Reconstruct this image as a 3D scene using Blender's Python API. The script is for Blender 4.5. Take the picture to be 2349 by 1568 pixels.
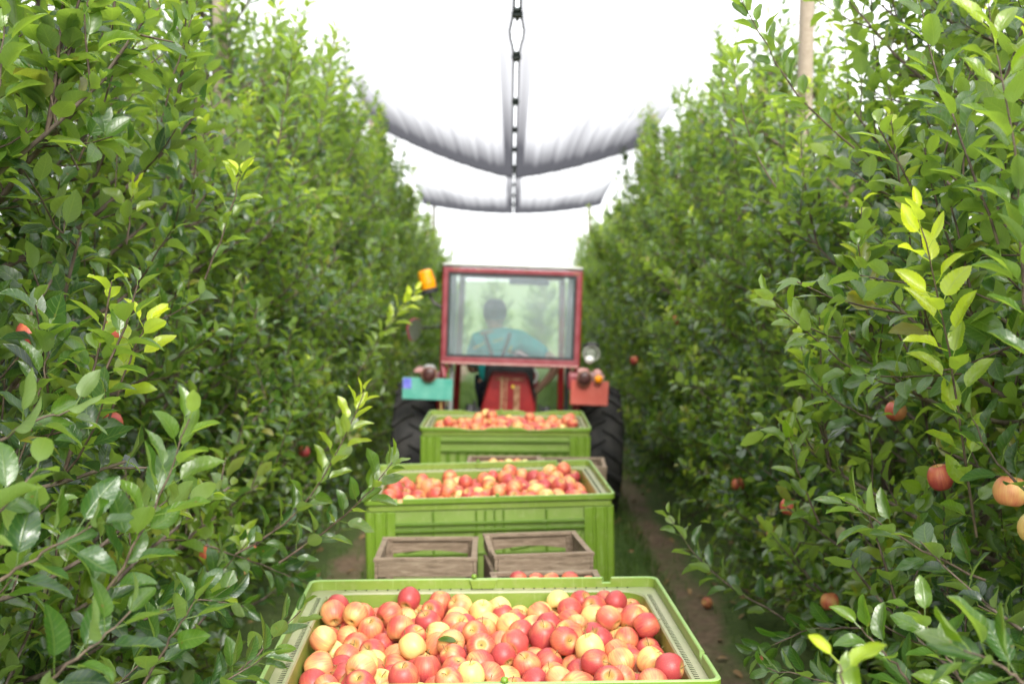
import bpy, bmesh, math, random
import numpy as np
from mathutils import Vector, Matrix, Euler
R = math.radians
for o in list(bpy.data.objects): bpy.data.objects.remove(o)
scene = bpy.context.scene
col = scene.collection

# ------------------------------------------------------------------ camera
H = 2.1; F = 2526.0; PITCH = R(3.26)
cam = bpy.data.cameras.new('camera'); cam_o = bpy.data.objects.new('camera', cam); col.objects.link(cam_o)
cam.sensor_width = 36.0; cam.lens = 36.0 * F / 2349.0
cam.clip_start = 0.05; cam.clip_end = 3000
cam_o.location = (0, 0, H); cam_o.rotation_euler = (R(90) - PITCH, 0, 0)
cam.dof.use_dof = True; cam.dof.focus_distance = 2.75; cam.dof.aperture_fstop = 2.7
scene.camera = cam_o

# ------------------------------------------------------------------ sky and sun
SUN_EL = R(40); SUN_AZ = R(163)      # azimuth from +Y towards +X
w = bpy.data.worlds.new("World"); scene.world = w; w.use_nodes = True
nt = w.node_tree; nt.nodes.clear()
sky = nt.nodes.new('ShaderNodeTexSky'); sky.sky_type = 'NISHITA'; sky.sun_disc = False
sky.sun_elevation = SUN_EL; sky.sun_rotation = SUN_AZ; sky.dust_density = 4.0; sky.air_density = 1.0
hs = nt.nodes.new('ShaderNodeHueSaturation'); hs.inputs['Saturation'].default_value = 0.15
mxw = nt.nodes.new('ShaderNodeMix'); mxw.data_type = 'RGBA'; mxw.inputs[0].default_value = 0.7
mxw.inputs[7].default_value = (10.5, 10.7, 11.0, 1)      # the even white cloud deck
bg = nt.nodes.new('ShaderNodeBackground'); bg.inputs['Strength'].default_value = 0.125
wo = nt.nodes.new('ShaderNodeOutputWorld')
nt.links.new(sky.outputs[0], hs.inputs['Color']); nt.links.new(hs.outputs[0], mxw.inputs[6])
nt.links.new(mxw.outputs[2], bg.inputs['Color']); nt.links.new(bg.outputs[0], wo.inputs[0])
sun = bpy.data.lights.new('sun', 'SUN'); sun.energy = 2.6; sun.angle = R(30); sun.color = (1, .96, .88)
sun_o = bpy.data.objects.new('sun', sun); col.objects.link(sun_o)
dv = Vector((math.sin(SUN_AZ) * math.cos(SUN_EL), math.cos(SUN_AZ) * math.cos(SUN_EL), math.sin(SUN_EL)))
sun_o.rotation_euler = (-dv).to_track_quat('-Z', 'Y').to_euler()
scene.view_settings.view_transform = 'Standard'; scene.view_settings.look = 'None'
scene.view_settings.exposure = 1.3; scene.view_settings.gamma = 1
scene.render.engine = 'CYCLES'
scene.cycles.transparent_max_bounces = 24; scene.cycles.max_bounces = 10
scene.cycles.transmission_bounces = 8; scene.cycles.diffuse_bounces = 4; scene.cycles.glossy_bounces = 3
scene.cycles.sample_clamp_indirect = 6

# ------------------------------------------------------------------ helpers
_cr = Euler((R(90) - PITCH, 0, 0)).to_matrix()
def at(px, py, d):
    """a pixel of the 2349-wide picture and a distance along the alley -> a point of the orchard"""
    v = _cr @ Vector(((px - 1174.5) / F, (784 - py) / F, -1))
    return Vector((0, 0, H)) + v * (d / v.y)

def tag(o, label=None, cat=None, group=None, kind=None):
    if label: o['label'] = label
    if cat: o['category'] = cat
    if group: o['group'] = group
    if kind: o['kind'] = kind
    return o
def empty(name, loc=(0, 0, 0), rot=(0, 0, 0), parent=None):
    o = bpy.data.objects.new(name, None); col.objects.link(o); o.empty_display_size = .1
    o.location = loc; o.rotation_euler = rot; o.parent = parent
    return o

class MB:
    def __init__(s): s.v = []; s.f = []; s.m = []; s.cur = 0
    def add(s, vs, fs):
        b = len(s.v); s.v += [tuple(v) for v in vs]
        s.f += [tuple(b + i for i in f) for f in fs]; s.m += [s.cur] * len(fs); return s
    def box(s, x0, x1, y0, y1, z0, z1, M=None):
        vs = [Vector((x, y, z)) for z in (z0, z1) for y in (y0, y1) for x in (x0, x1)]
        if M is not None: vs = [M @ v for v in vs]
        return s.add(vs, [(0, 2, 3, 1), (4, 5, 7, 6), (0, 1, 5, 4), (2, 6, 7, 3), (0, 4, 6, 2), (1, 3, 7, 5)])
    def bar(s, a, b, wx, wz, up=(0, 0, 1)):
        a = Vector(a); b = Vector(b); d = (b - a); L = d.length; d.normalize()
        u = Vector(up); x = d.cross(u)
        if x.length < 1e-4: x = d.cross(Vector((1, 0, 0)))
        x.normalize(); z = x.cross(d)
        M = Matrix((x, d, z)).transposed().to_4x4(); M.translation = a
        return s.box(-wx/2, wx/2, 0, L, -wz/2, wz/2, M)
    def tube(s, pts, rad, n=8, caps=True):
        pts = [Vector(p) for p in pts]; k = len(pts)
        if not hasattr(rad, '__len__'): rad = [rad] * k
        ref = None; vs = []
        for i, p in enumerate(pts):
            t = (pts[min(i+1, k-1)] - pts[max(i-1, 0)]).normalized()
            if ref is None:
                ref = t.cross(Vector((0, 0, 1)))
                if ref.length < .2: ref = t.cross(Vector((1, 0, 0)))
            ref = (ref - t * ref.dot(t)).normalized(); bi = t.cross(ref)
            for j in range(n):
                a = 2 * math.pi * j / n
                vs.append(p + (ref * math.cos(a) + bi * math.sin(a)) * rad[i])
        fs = [(i*n+j, i*n+(j+1) % n, (i+1)*n+(j+1) % n, (i+1)*n+j) for i in range(k-1) for j in range(n)]
        if caps: fs += [tuple(range(n))[::-1], tuple((k-1)*n + j for j in range(n))]
        return s.add(vs, fs)
    def lathe(s, prof, n=24, M=None, close=False):
        vs = []
        for r, z in prof:
            for j in range(n):
                a = 2 * math.pi * j / n; v = Vector((r * math.cos(a), r * math.sin(a), z))
                vs.append(M @ v if M is not None else v)
        k = len(prof)
        fs = [(i*n+j, i*n+(j+1) % n, (i+1)*n+(j+1) % n, (i+1)*n+j) for i in range(k-1) for j in range(n)]
        if close: fs += [((k-1)*n+j, (k-1)*n+(j+1) % n, (j+1) % n, j) for j in range(n)]
        else: fs += [tuple(range(n))[::-1], tuple((k-1)*n + j for j in range(n))]
        return s.add(vs, fs)
    def prism(s, poly, lo, hi, axis='z', M=None):
        n = len(poly)
        def P(a, b, c):
            v = {'z': (a, b, c), 'y': (a, c, b), 'x': (c, a, b)}[axis]; v = Vector(v)
            return M @ v if M is not None else v
        vs = [P(a, b, lo) for a, b in poly] + [P(a, b, hi) for a, b in poly]
        return s.add(vs, [tuple(range(n))[::-1], tuple(range(n, 2*n))] + [(i, (i+1) % n, n+(i+1) % n, n+i) for i in range(n)])
    def build(s, name, mats, parent=None, smooth=False, bevel=0, seg=2, loc=None, rot=None):
        me = bpy.data.meshes.new(name); me.from_pydata(s.v, [], s.f)
        if not isinstance(mats, (list, tuple)): mats = [mats]
        for m in mats: me.materials.append(m)
        if len(mats) > 1: me.polygons.foreach_set('material_index', s.m)
        bm = bmesh.new(); bm.from_mesh(me); bmesh.ops.recalc_face_normals(bm, faces=bm.faces); bm.to_mesh(me); bm.free()
        if smooth:
            me.polygons.foreach_set('use_smooth', [True] * len(me.polygons))
            if smooth == 'auto': me.set_sharp_from_angle(angle=R(38))
            if smooth == 'fine': me.set_sharp_from_angle(angle=R(22))
        o = bpy.data.objects.new(name, me); col.objects.link(o); o.parent = parent
        if loc is not None: o.location = loc
        if rot is not None: o.rotation_euler = rot
        if bevel:
            b = o.modifiers.new('bevel', 'BEVEL'); b.width = bevel; b.segments = seg; b.limit_method = 'ANGLE'; b.angle_limit = R(40)
            b.harden_normals = False
        return o

# ------------------------------------------------------------------ materials
def mat(name):
    m = bpy.data.materials.new(name); m.use_nodes = True
    n = m.node_tree; n.nodes.clear()
    out = n.nodes.new('ShaderNodeOutputMaterial'); p = n.nodes.new('ShaderNodeBsdfPrincipled')
    n.links.new(p.outputs[0], out.inputs[0])
    return m, n, p, out
def nd(n, t, **kw):
    x = n.nodes.new('ShaderNode' + t)
    for k, v in kw.items():
        if k.startswith('i_'): x.inputs[k[2:].replace('_', ' ')].default_value = v
        elif k[0] == 'n' and k[1:].isdigit(): x.inputs[int(k[1:])].default_value = v
        else: setattr(x, k, v)
    return x
def ramp(n, stops, src, interp='LINEAR'):
    r = n.nodes.new('ShaderNodeValToRGB'); r.color_ramp.interpolation = interp
    e = r.color_ramp.elements
    while len(e) < len(stops): e.new(.5)
    for k, (p, c) in enumerate(stops):
        e[k].position = p; e[k].color = tuple(c) + (1,) if len(c) == 3 else c
    n.links.new(src, r.inputs[0]); return r
def mixc(n, fac, a, b, mode='MIX'):
    m = n.nodes.new('ShaderNodeMix'); m.data_type = 'RGBA'; m.blend_type = mode
    for i, s in ((0, fac), (6, a), (7, b)):
        if hasattr(s, 'links'): n.links.new(s, m.inputs[i])
        else: m.inputs[i].default_value = s if i == 0 else (tuple(s) + (1,) if len(s) == 3 else s)
    return m.outputs[2]
def noise(n, scale, detail=4, coord='Object', rough=.55, vec=None, dist=0):
    tc = n.nodes.new('ShaderNodeTexCoord'); t = nd(n, 'TexNoise', i_Scale=scale, i_Detail=detail, i_Roughness=rough, i_Distortion=dist)
    src = tc.outputs[coord]
    if vec:
        mp = nd(n, 'Mapping'); mp.inputs['Scale'].default_value = vec; n.links.new(src, mp.inputs[0]); src = mp.outputs[0]
    n.links.new(src, t.inputs['Vector']); return t
def bump(n, p, h, strength=.3, dist=.01):
    b = nd(n, 'Bump', i_Strength=strength, i_Distance=dist); n.links.new(h, b.inputs['Height']); n.links.new(b.outputs[0], p.inputs['Normal']); return b
def simple(name, c1, c2, scale=8, rough=.5, metal=0, bs=.2, detail=5, lo=.35, hi=.65, vec=None):
    m, n, p, o = mat(name); t = noise(n, scale, detail, vec=vec)
    r = ramp(n, [(lo, c1), (hi, c2)], t.outputs['Fac']); n.links.new(r.outputs[0], p.inputs['Base Color'])
    p.inputs['Roughness'].default_value = rough; p.inputs['Metallic'].default_value = metal
    if bs: bump(n, p, t.outputs['Fac'], bs, .004)
    return m

def leaf_material():
    m, n, p, out = mat('apple_leaf')
    ay = nd(n, 'Attribute', attribute_name='young'); ar = nd(n, 'Attribute', attribute_name='rnd')
    au = nd(n, 'Attribute', attribute_name='lu'); av = nd(n, 'Attribute', attribute_name='lv')
    base = ramp(n, [(0, (.010, .036, .014)), (.35, (.031, .086, .017)), (.7, (.074, .150, .017)), (.93, (.13, .205, .018)), (1, (.20, .19, .03))], ar.outputs['Fac'])
    young = ramp(n, [(0, (.12, .24, .02)), (1, (.50, .57, .03))], ay.outputs['Fac'])
    gt = nd(n, 'Math', operation='MULTIPLY', n1=1.35, use_clamp=True); n.links.new(ay.outputs['Fac'], gt.inputs[0])
    c = mixc(n, gt.outputs[0], base.outputs[0], young.outputs[0])
    # midrib and side veins
    ab = nd(n, 'Math', operation='ABSOLUTE'); n.links.new(au.outputs['Fac'], ab.inputs[0])
    mr = ramp(n, [(0, (1, 1, 1)), (.09, (0, 0, 0))], ab.outputs[0])
    sv = nd(n, 'Math', operation='MULTIPLY_ADD', n1=.55); n.links.new(ab.outputs[0], sv.inputs[0]); 
    sub = nd(n, 'Math', operation='SUBTRACT'); n.links.new(av.outputs['Fac'], sub.inputs[0])
    k = nd(n, 'Math', operation='MULTIPLY', n1=.22); n.links.new(ab.outputs[0], k.inputs[0]); n.links.new(k.outputs[0], sub.inputs[1])
    sn = nd(n, 'Math', operation='MULTIPLY', n1=44.); n.links.new(sub.outputs[0], sn.inputs[0])
    si = nd(n, 'Math', operation='SINE'); n.links.new(sn.outputs[0], si.inputs[0])
    vr = ramp(n, [(.80, (0, 0, 0)), (1, (.5, .5, .5))], si.outputs[0])
    vm = nd(n, 'Math', operation='MAXIMUM'); n.links.new(mr.outputs[0], vm.inputs[0]); n.links.new(vr.outputs[0], vm.inputs[1])
    vf = nd(n, 'Math', operation='MULTIPLY', n1=.38); n.links.new(vm.outputs[0], vf.inputs[0])
    c2 = mixc(n, vf.outputs[0], c, (.22, .30, .08))
    sp = noise(n, 55, 2); spr = ramp(n, [(.70, (0, 0, 0)), (.75, (.7, .7, .7))], sp.outputs['Fac']); c2 = mixc(n, spr.outputs[0], c2, (.16, .10, .03))
    geo = nd(n, 'NewGeometry')
    under = mixc(n, .55, c2, (.19, .26, .10))
    c3 = mixc(n, geo.outputs['Backfacing'], c2, under)
    n.links.new(c3, p.inputs['Base Color'])
    rr = nd(n, 'MapRange', n1=0., n2=1., n3=.28, n4=.58); n.links.new(geo.outputs['Backfacing'], rr.inputs[0]); n.links.new(rr.outputs[0], p.inputs['Roughness'])
    p.inputs['Specular IOR Level'].default_value = 1.0
    bt = nd(n, 'Bump', i_Strength=.5, i_Distance=.0012); n.links.new(vm.outputs[0], bt.inputs['Height'])
    nz = noise(n, 90, 2); bt2 = nd(n, 'Bump', i_Strength=.35, i_Distance=.002); n.links.new(nz.outputs['Fac'], bt2.inputs['Height']); n.links.new(bt.outputs[0], bt2.inputs['Normal'])
    n.links.new(bt2.outputs[0], p.inputs['Normal'])
    tr = nd(n, 'BsdfTranslucent'); 
    tcol = mixc(n, 1.0, c3, (2.95, 2.95, .95), 'MULTIPLY'); n.links.new(tcol, tr.inputs['Color'])
    ms = nd(n, 'MixShader', n0=.40); n.links.new(p.outputs[0], ms.inputs[1]); n.links.new(tr.outputs[0], ms.inputs[2])
    n.links.new(ms.outputs[0], out.inputs[0])
    return m

def apple_material(name, ground, blush, deep, amount, streak):
    m, n, p, out = mat(name)
    tc = nd(n, 'TexCoord'); oi = nd(n, 'ObjectInfo')
    # offset so every apple has its own blush side
    off = nd(n, 'VectorMath', operation='SCALE'); off.inputs[0].default_value = (17, 9, 13); n.links.new(oi.outputs['Random'], off.inputs['Scale'])
    ad = nd(n, 'VectorMath', operation='ADD'); n.links.new(tc.outputs['Object'], ad.inputs[0]); n.links.new(off.outputs[0], ad.inputs[1])
    big = nd(n, 'TexNoise', i_Scale=15, i_Detail=1.5); n.links.new(ad.outputs[0], big.inputs['Vector'])
    # streaks: noise on the direction around the core, stretched pole to pole
    sx = nd(n, 'SeparateXYZ'); n.links.new(tc.outputs['Object'], sx.inputs[0])
    at2 = nd(n, 'Math', operation='ARCTAN2'); n.links.new(sx.outputs[1], at2.inputs[0]); n.links.new(sx.outputs[0], at2.inputs[1])
    cm = nd(n, 'CombineXYZ'); sc = nd(n, 'Math', operation='MULTIPLY', n1=6.5); n.links.new(at2.outputs[0], sc.inputs[0])
    cs = nd(n, 'Math', operation='COSINE'); n.links.new(at2.outputs[0], cs.inputs[0])
    zz = nd(n, 'Math', operation='MULTIPLY', n1=14.); n.links.new(sx.outputs[2], zz.inputs[0])
    rz = nd(n, 'Math', operation='MULTIPLY', n1=40.); n.links.new(oi.outputs['Random'], rz.inputs[0])
    n.links.new(sc.outputs[0], cm.inputs[0]); n.links.new(zz.outputs[0], cm.inputs[1]); n.links.new(rz.outputs[0], cm.inputs[2])
    st = nd(n, 'TexNoise', i_Scale=1.6, i_Detail=3.5, i_Roughness=.6); n.links.new(cm.outputs[0], st.inputs['Vector'])
    a = nd(n, 'Math', operation='MULTIPLY_ADD', n1=streak, n2=-streak * .5); n.links.new(st.outputs['Fac'], a.inputs[0])
    b = nd(n, 'Math', operation='ADD'); n.links.new(big.outputs['Fac'], b.inputs[0]); n.links.new(a.outputs[0], b.inputs[1])
    rv = nd(n, 'Math', operation='MULTIPLY_ADD', n1=.16, n2=amount - .58); n.links.new(oi.outputs['Random'], rv.inputs[0])
    b2 = nd(n, 'Math', operation='ADD'); n.links.new(b.outputs[0], b2.inputs[0]); n.links.new(rv.outputs[0], b2.inputs[1])
    mid = tuple((g * .35 + q * .65) for g, q in zip(ground, blush))
    r = ramp(n, [(.34, ground), (.45, mid), (.56, blush), (.72, deep)], b2.outputs[0])
    # stalk and calyx hollows keep the green-yellow ground colour
    ln = nd(n, 'VectorMath', operation='LENGTH'); cx = nd(n, 'CombineXYZ'); n.links.new(sx.outputs[0], cx.inputs[0]); n.links.new(sx.outputs[1], cx.inputs[1]); n.links.new(cx.outputs[0], ln.inputs[0])
    hr = ramp(n, [(.10, (1, 1, 1)), (.52, (0, 0, 0))], ln.outputs['Value'])
    mr = nd(n, 'MapRange', n1=.004, n2=.022, n3=1., n4=0.); n.links.new(ln.outputs['Value'], mr.inputs[0])
    mh = nd(n, 'Math', operation='MULTIPLY', n1=.75); n.links.new(mr.outputs[0], mh.inputs[0])
    c = mixc(n, mh.outputs[0], r.outputs[0], (.50, .42, .10))
    # lenticels
    vo = nd(n, 'TexVoronoi', i_Scale=300.); n.links.new(tc.outputs['Object'], vo.inputs['Vector'])
    vr = ramp(n, [(.10, (1, 1, 1)), (.2, (0, 0, 0))], vo.outputs['Distance'])
    vf = nd(n, 'Math', operation='MULTIPLY', n1=.30); n.links.new(vr.outputs[0], vf.inputs[0])
    c = mixc(n, vf.outputs[0], c, (.85, .62, .32))
    c = mixc(n, .035, c, (.80, .66, .55))
    n.links.new(c, p.inputs['Base Color'])
    p.inputs['Roughness'].default_value = .43; p.inputs['Specular IOR Level'].default_value = .45
    p.inputs['Subsurface Weight'].default_value = .0
    nz = noise(n, 60, 2); bump(n, p, nz.outputs['Fac'], .06, .002)
    return m

def bin_material(name, c1, c2, dirt=.35, rough=.42):
    m, n, p, out = mat(name)
    t = noise(n, 3, 6); r = ramp(n, [(.35, c1), (.7, c2)], t.outputs['Fac'])
    t2 = noise(n, 26, 8, rough=.75); d = ramp(n, [(.50, (0, 0, 0)), (.78, (1, 1, 1))], t2.outputs['Fac'])
    f = nd(n, 'Math', operation='MULTIPLY', n1=dirt); n.links.new(d.outputs[0], f.inputs[0])
    c = mixc(n, f.outputs[0], r.outputs[0], (.40, .36, .24))
    t3 = noise(n, 9, 6, vec=(14, 14, .6)); s = ramp(n, [(.62, (0, 0, 0)), (.68, (1, 1, 1)), (.74, (0, 0, 0))], t3.outputs['Fac'])
    f3 = nd(n, 'Math', operation='MULTIPLY', n1=.22); n.links.new(s.outputs[0], f3.inputs[0])
    c = mixc(n, f3.outputs[0], c, (.55, .68, .35))
    n.links.new(c, p.inputs['Base Color']); p.inputs['Roughness'].default_value = rough
    bump(n, p, t2.outputs['Fac'], .12, .003)
    return m

def wood_material(name, c1, c2, c3):
    m, n, p, out = mat(name)
    oi = nd(n, 'ObjectInfo')
    t = noise(n, 9, 8, vec=(1.5, 12, 12), rough=.65, dist=.6)
    r = ramp(n, [(.25, c1), (.5, c2), (.75, c3)], t.outputs['Fac'])
    t2 = noise(n, 22, 3); s = ramp(n, [(.66, (0, 0, 0)), (.74, (1, 1, 1))], t2.outputs['Fac'])
    f = nd(n, 'Math', operation='MULTIPLY', n1=.5); n.links.new(s.outputs[0], f.inputs[0])
    c = mixc(n, f.outputs[0], r.outputs[0], (.05, .035, .025))
    n.links.new(c, p.inputs['Base Color']); p.inputs['Roughness'].default_value = .85
    bump(n, p, t.outputs['Fac'], .5, .004)
    return m

M = {}
M['leaf'] = leaf_material()
M['bark'] = simple('bark', (.065, .045, .035), (.20, .155, .125), 30, .85, 0, .6, vec=(1, 1, .3))
M['twig'] = simple('twig', (.055, .036, .026), (.14, .10, .07), 40, .7, 0, .3)
M['bin'] = bin_material('green_bin_plastic', (.125, .225, .014), (.165, .275, .022), .25)
M['bin_panel'] = bin_material('green_bin_panel', (.18, .275, .05), (.225, .32, .075), .3)
M['bin_rib_shadow'] = bin_material('green_bin_ribs_shadowed', (.085, .165, .010), (.11, .20, .014), .15)  # same plastic as the bin; rib shadow lines painted in as darker green
M['bin_in'] = bin_material('green_bin_inside', (.175, .26, .035), (.225, .315, .055), .35, .38)
M['bin_rim_glare'] = bin_material('faded_bin_rim_glare', (.21, .35, .09), (.30, .43, .15), .45)  # faded, dirty lip; sky glare on its top is painted into the pale green
M['ledge'] = bin_material('green_bin_ledge', (.25, .28, .14), (.32, .30, .19), .7)
M['slit'] = simple('vent_slit_dark', (.01, .02, .005), (.02, .03, .01), 8, .9, 0, 0)
M['wood'] = wood_material('crate_wood', (.10, .068, .042), (.235, .17, .118), (.37, .295, .215))
M['post'] = wood_material('post_wood', (.24, .19, .14), (.34, .275, .21), (.42, .35, .28))
M['apple'] = [
 apple_material('apple_deep_red', (.74, .46, .14), (.58, .12, .058), (.38, .032, .038), .695, .32),
 apple_material('apple_red_striped', (.76, .54, .17), (.63, .17, .07), (.46, .05, .045), .60, .40),
 apple_material('apple_orange_blush', (.77, .57, .19), (.67, .24, .10), (.54, .09, .06), .56, .40),
 apple_material('apple_pale_yellow', (.70, .61, .21), (.73, .43, .14), (.58, .16, .07), .465, .34)]
APCOL = ['deep red', 'red striped', 'orange blushed', 'pale yellow']
M['stem'] = simple('apple_stem', (.10, .06, .02), (.22, .17, .06), 60, .7, 0, 0)
M['steel'] = simple('painted_steel', (.05, .05, .05), (.12, .11, .10), 9, .5, .3, .1)
M['tyre'] = simple('tyre_rubber', (.012, .012, .013), (.040, .037, .034), 7, .75, 0, .3)
M['red'] = simple('faded_red_paint', (.25, .038, .05), (.33, .08, .095), 12, .42, 0, .1)
M['darkred'] = simple('dark_red_paint', (.20, .012, .014), (.32, .02, .02), 9, .4, 0, .1)
M['rubber'] = simple('black_rubber', (.02, .02, .022), (.045, .045, .05), 12, .6, 0, 0)
M['pinkred'] = simple('bleached_red_paint', (.50, .22, .21), (.60, .36, .33), 14, .5, 0, .1)
M['teal'] = simple('teal_board', (.07, .36, .28), (.17, .48, .39), 12, .5, 0, .05, lo=.3, hi=.75)
M['coral'] = simple('coral_board', (.58, .11, .08), (.64, .16, .12), 6, .5, 0, .05)
M['blue'] = simple('blue_patch', (.10, .12, .6), (.3, .3, .8), 30, .5, 0, 0)
M['cream'] = simple('cream_paint', (.70, .70, .64), (.80, .80, .76), 9, .4, 0, .05)
M['grey'] = simple('grey_paint', (.30, .31, .32), (.42, .42, .42), 9, .5, .1, .05)
M['amber'] = simple('amber_plastic', (.95, .28, .005), (1.0, .42, .01), 20, .2, 0, 0)
M['yellowpaint'] = simple('ochre_paint', (.50, .32, .10), (.60, .42, .16), 10, .5, 0, .05)
M['rust'] = simple('rust', (.22, .09, .04), (.42, .24, .14), 22, .8, 0, .4)
M['skin'] = simple('skin', (.50, .27, .19), (.60, .34, .25), 20, .5, 0, .1)
M['shirt'] = simple('teal_shirt', (.03, .48, .52), (.04, .56, .60), 14, .85, 0, .3)
M['navy'] = simple('navy_trousers', (.012, .016, .035), (.03, .035, .06), 14, .85, 0, .3)
M['cap'] = simple('dark_cap', (.02, .022, .034), (.035, .038, .055), 14, .8, 0, .2)
M['yellow'] = simple('yellow_print', (.8, .6, .05), (.9, .7, .1), 14, .7, 0, 0)
M['mirror'] = simple('mirror_glass', (.6, .62, .62), (.7, .7, .7), 3, .08, .9, 0)
M['lampback'] = simple('dull_reflector', (.12, .14, .10), (.22, .24, .19), 9, .5, 0, 0)
M['taillens'] = simple('dark_tail_lens', (.05, .016, .016), (.10, .04, .035), 30, .35, 0, 0)
M['lampglass'] = simple('lamp_glass', (.8, .8, .78), (.9, .9, .88), 9, .15, 0, 0)
def glass_material():
    m, n, p, out = mat('dusty_glass')
    tr = nd(n, 'BsdfTransparent'); tr.inputs[0].default_value = (.93, .97, .96, 1)
    gl = nd(n, 'BsdfGlossy', i_Roughness=.04); gl.inputs[0].default_value = (1, 1, 1, 1)
    fr = nd(n, 'Fresnel', i_IOR=1.5)
    m1 = nd(n, 'MixShader'); n.links.new(fr.outputs[0], m1.inputs[0]); n.links.new(tr.outputs[0], m1.inputs[1]); n.links.new(gl.outputs[0], m1.inputs[2])
    df = nd(n, 'BsdfDiffuse'); df.inputs[0].default_value = (.72, .84, .92, 1)
    tl = nd(n, 'BsdfTranslucent'); tl.inputs[0].default_value = (.85, .90, .94, 1)
    dm = nd(n, 'MixShader', n0=.4); n.links.new(df.outputs[0], dm.inputs[1]); n.links.new(tl.outputs[0], dm.inputs[2])
    t = noise(n, 3.5, 5); r = ramp(n, [(.3, (.17, .17, .17)), (.75, (.29, .29, .29))], t.outputs['Fac'])
    m2 = nd(n, 'MixShader'); n.links.new(r.outputs[0], m2.inputs[0]); n.links.new(m1.outputs[0], m2.inputs[1]); n.links.new(dm.outputs[0], m2.inputs[2])
    n.links.new(m2.outputs[0], out.inputs[0]); return m
M['glass'] = glass_material()
def net_material():
    """woven hail net: threads cover more of the view the more obliquely it is seen, and where it is gathered ('dens')"""
    m, n, p, out = mat('hail_net')
    tr = nd(n, 'BsdfTransparent'); tr.inputs[0].default_value = (1, 1, 1, 1)
    tl = nd(n, 'BsdfTranslucent'); df = nd(n, 'BsdfDiffuse')
    de = nd(n, 'Attribute', attribute_name='dens')
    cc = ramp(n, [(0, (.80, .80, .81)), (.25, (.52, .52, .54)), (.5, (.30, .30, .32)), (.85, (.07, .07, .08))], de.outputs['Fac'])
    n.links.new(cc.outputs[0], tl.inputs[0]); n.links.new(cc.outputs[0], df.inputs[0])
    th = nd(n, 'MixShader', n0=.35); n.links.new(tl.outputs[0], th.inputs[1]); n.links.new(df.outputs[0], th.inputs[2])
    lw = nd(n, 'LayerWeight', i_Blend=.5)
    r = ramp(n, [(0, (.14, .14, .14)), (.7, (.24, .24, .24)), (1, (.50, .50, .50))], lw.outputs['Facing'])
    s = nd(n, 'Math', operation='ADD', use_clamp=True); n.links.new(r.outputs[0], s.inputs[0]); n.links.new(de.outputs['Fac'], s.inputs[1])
    ms = nd(n, 'MixShader'); n.links.new(s.outputs[0], ms.inputs[0]); n.links.new(tr.outputs[0], ms.inputs[1]); n.links.new(th.outputs[0], ms.inputs[2])
    n.links.new(ms.outputs[0], out.inputs[0]); return m
M['net'] = net_material()
M['cord'] = simple('dark_cord', (.02, .03, .03), (.05, .06, .06), 20, .7, 0, 0)
def ground_material():
    m, n, p, out = mat('alley_ground')
    tc = nd(n, 'TexCoord'); sx = nd(n, 'SeparateXYZ'); n.links.new(tc.outputs['Object'], sx.inputs[0])
    ab = nd(n, 'Math', operation='ABSOLUTE'); n.links.new(sx.outputs[0], ab.inputs[0])
    wob = noise(n, .9, 4); k = nd(n, 'Math', operation='MULTIPLY_ADD', n1=.45, n2=-.22); n.links.new(wob.outputs['Fac'], k.inputs[0])
    a = nd(n, 'Math', operation='ADD'); n.links.new(ab.outputs[0], a.inputs[0]); n.links.new(k.outputs[0], a.inputs[1])
    strip = ramp(n, [(.100, (0, 0, 0)), (.110, (1, 1, 1)), (.125, (1, 1, 1)), (.133, (.15, .15, .15)), (.25, (.2, .2, .2)), (.3, (0, 0, 0))],
                 (lambda q: (n.links.new(a.outputs[0], q.inputs[0]), q.outputs[0])[1])(nd(n, 'Math', operation='MULTIPLY', n1=.1)))
    g = noise(n, 14, 8, rough=.7); grass = ramp(n, [(.3, (.035, .075, .012)), (.55, (.07, .13, .02)), (.75, (.14, .17, .045))], g.outputs['Fac'])
    d = noise(n, 20, 8, rough=.75); dirt = ramp(n, [(.3, (.10, .062, .036)), (.5, (.19, .125, .078)), (.72, (.30, .215, .14))], d.outputs['Fac'])
    pt = noise(n, 2.2, 6, rough=.7); pr = ramp(n, [(.42, (0, 0, 0)), (.58, (1, 1, 1))], pt.outputs['Fac'])
    sm = nd(n, 'Math', operation='MULTIPLY'); n.links.new(strip.outputs[0], sm.inputs[0])
    pm = nd(n, 'MapRange', n1=0., n2=1., n3=.55, n4=1.); n.links.new(pr.outputs[0], pm.inputs[0]); n.links.new(pm.outputs[0], sm.inputs[1])
    c = mixc(n, sm.outputs[0], grass.outputs[0], dirt.outputs[0])
    # the open meadow beyond the last trees is paler, drier grass
    fy = nd(n, 'MapRange', n1=26., n2=34., n3=0., n4=1.); n.links.new(sx.outputs[1], fy.inputs[0])
    mg = noise(n, .5, 6); mead = ramp(n, [(.3, (.08, .14, .035)), (.7, (.16, .21, .07))], mg.outputs['Fac'])
    c = mixc(n, fy.outputs[0], c, mead.outputs[0])
    n.links.new(c, p.inputs['Base Color']); p.inputs['Roughness'].default_value = .95
    bump(n, p, d.outputs['Fac'], .6, .03); return m
M['ground'] = ground_material()
M['grass'] = simple('grass_blade', (.05, .11, .015), (.12, .19, .03), 3, .6, 0, 0)
M['fallen'] = simple('fallen_leaf', (.20, .12, .05), (.35, .22, .10), 5, .8, 0, 0)

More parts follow.
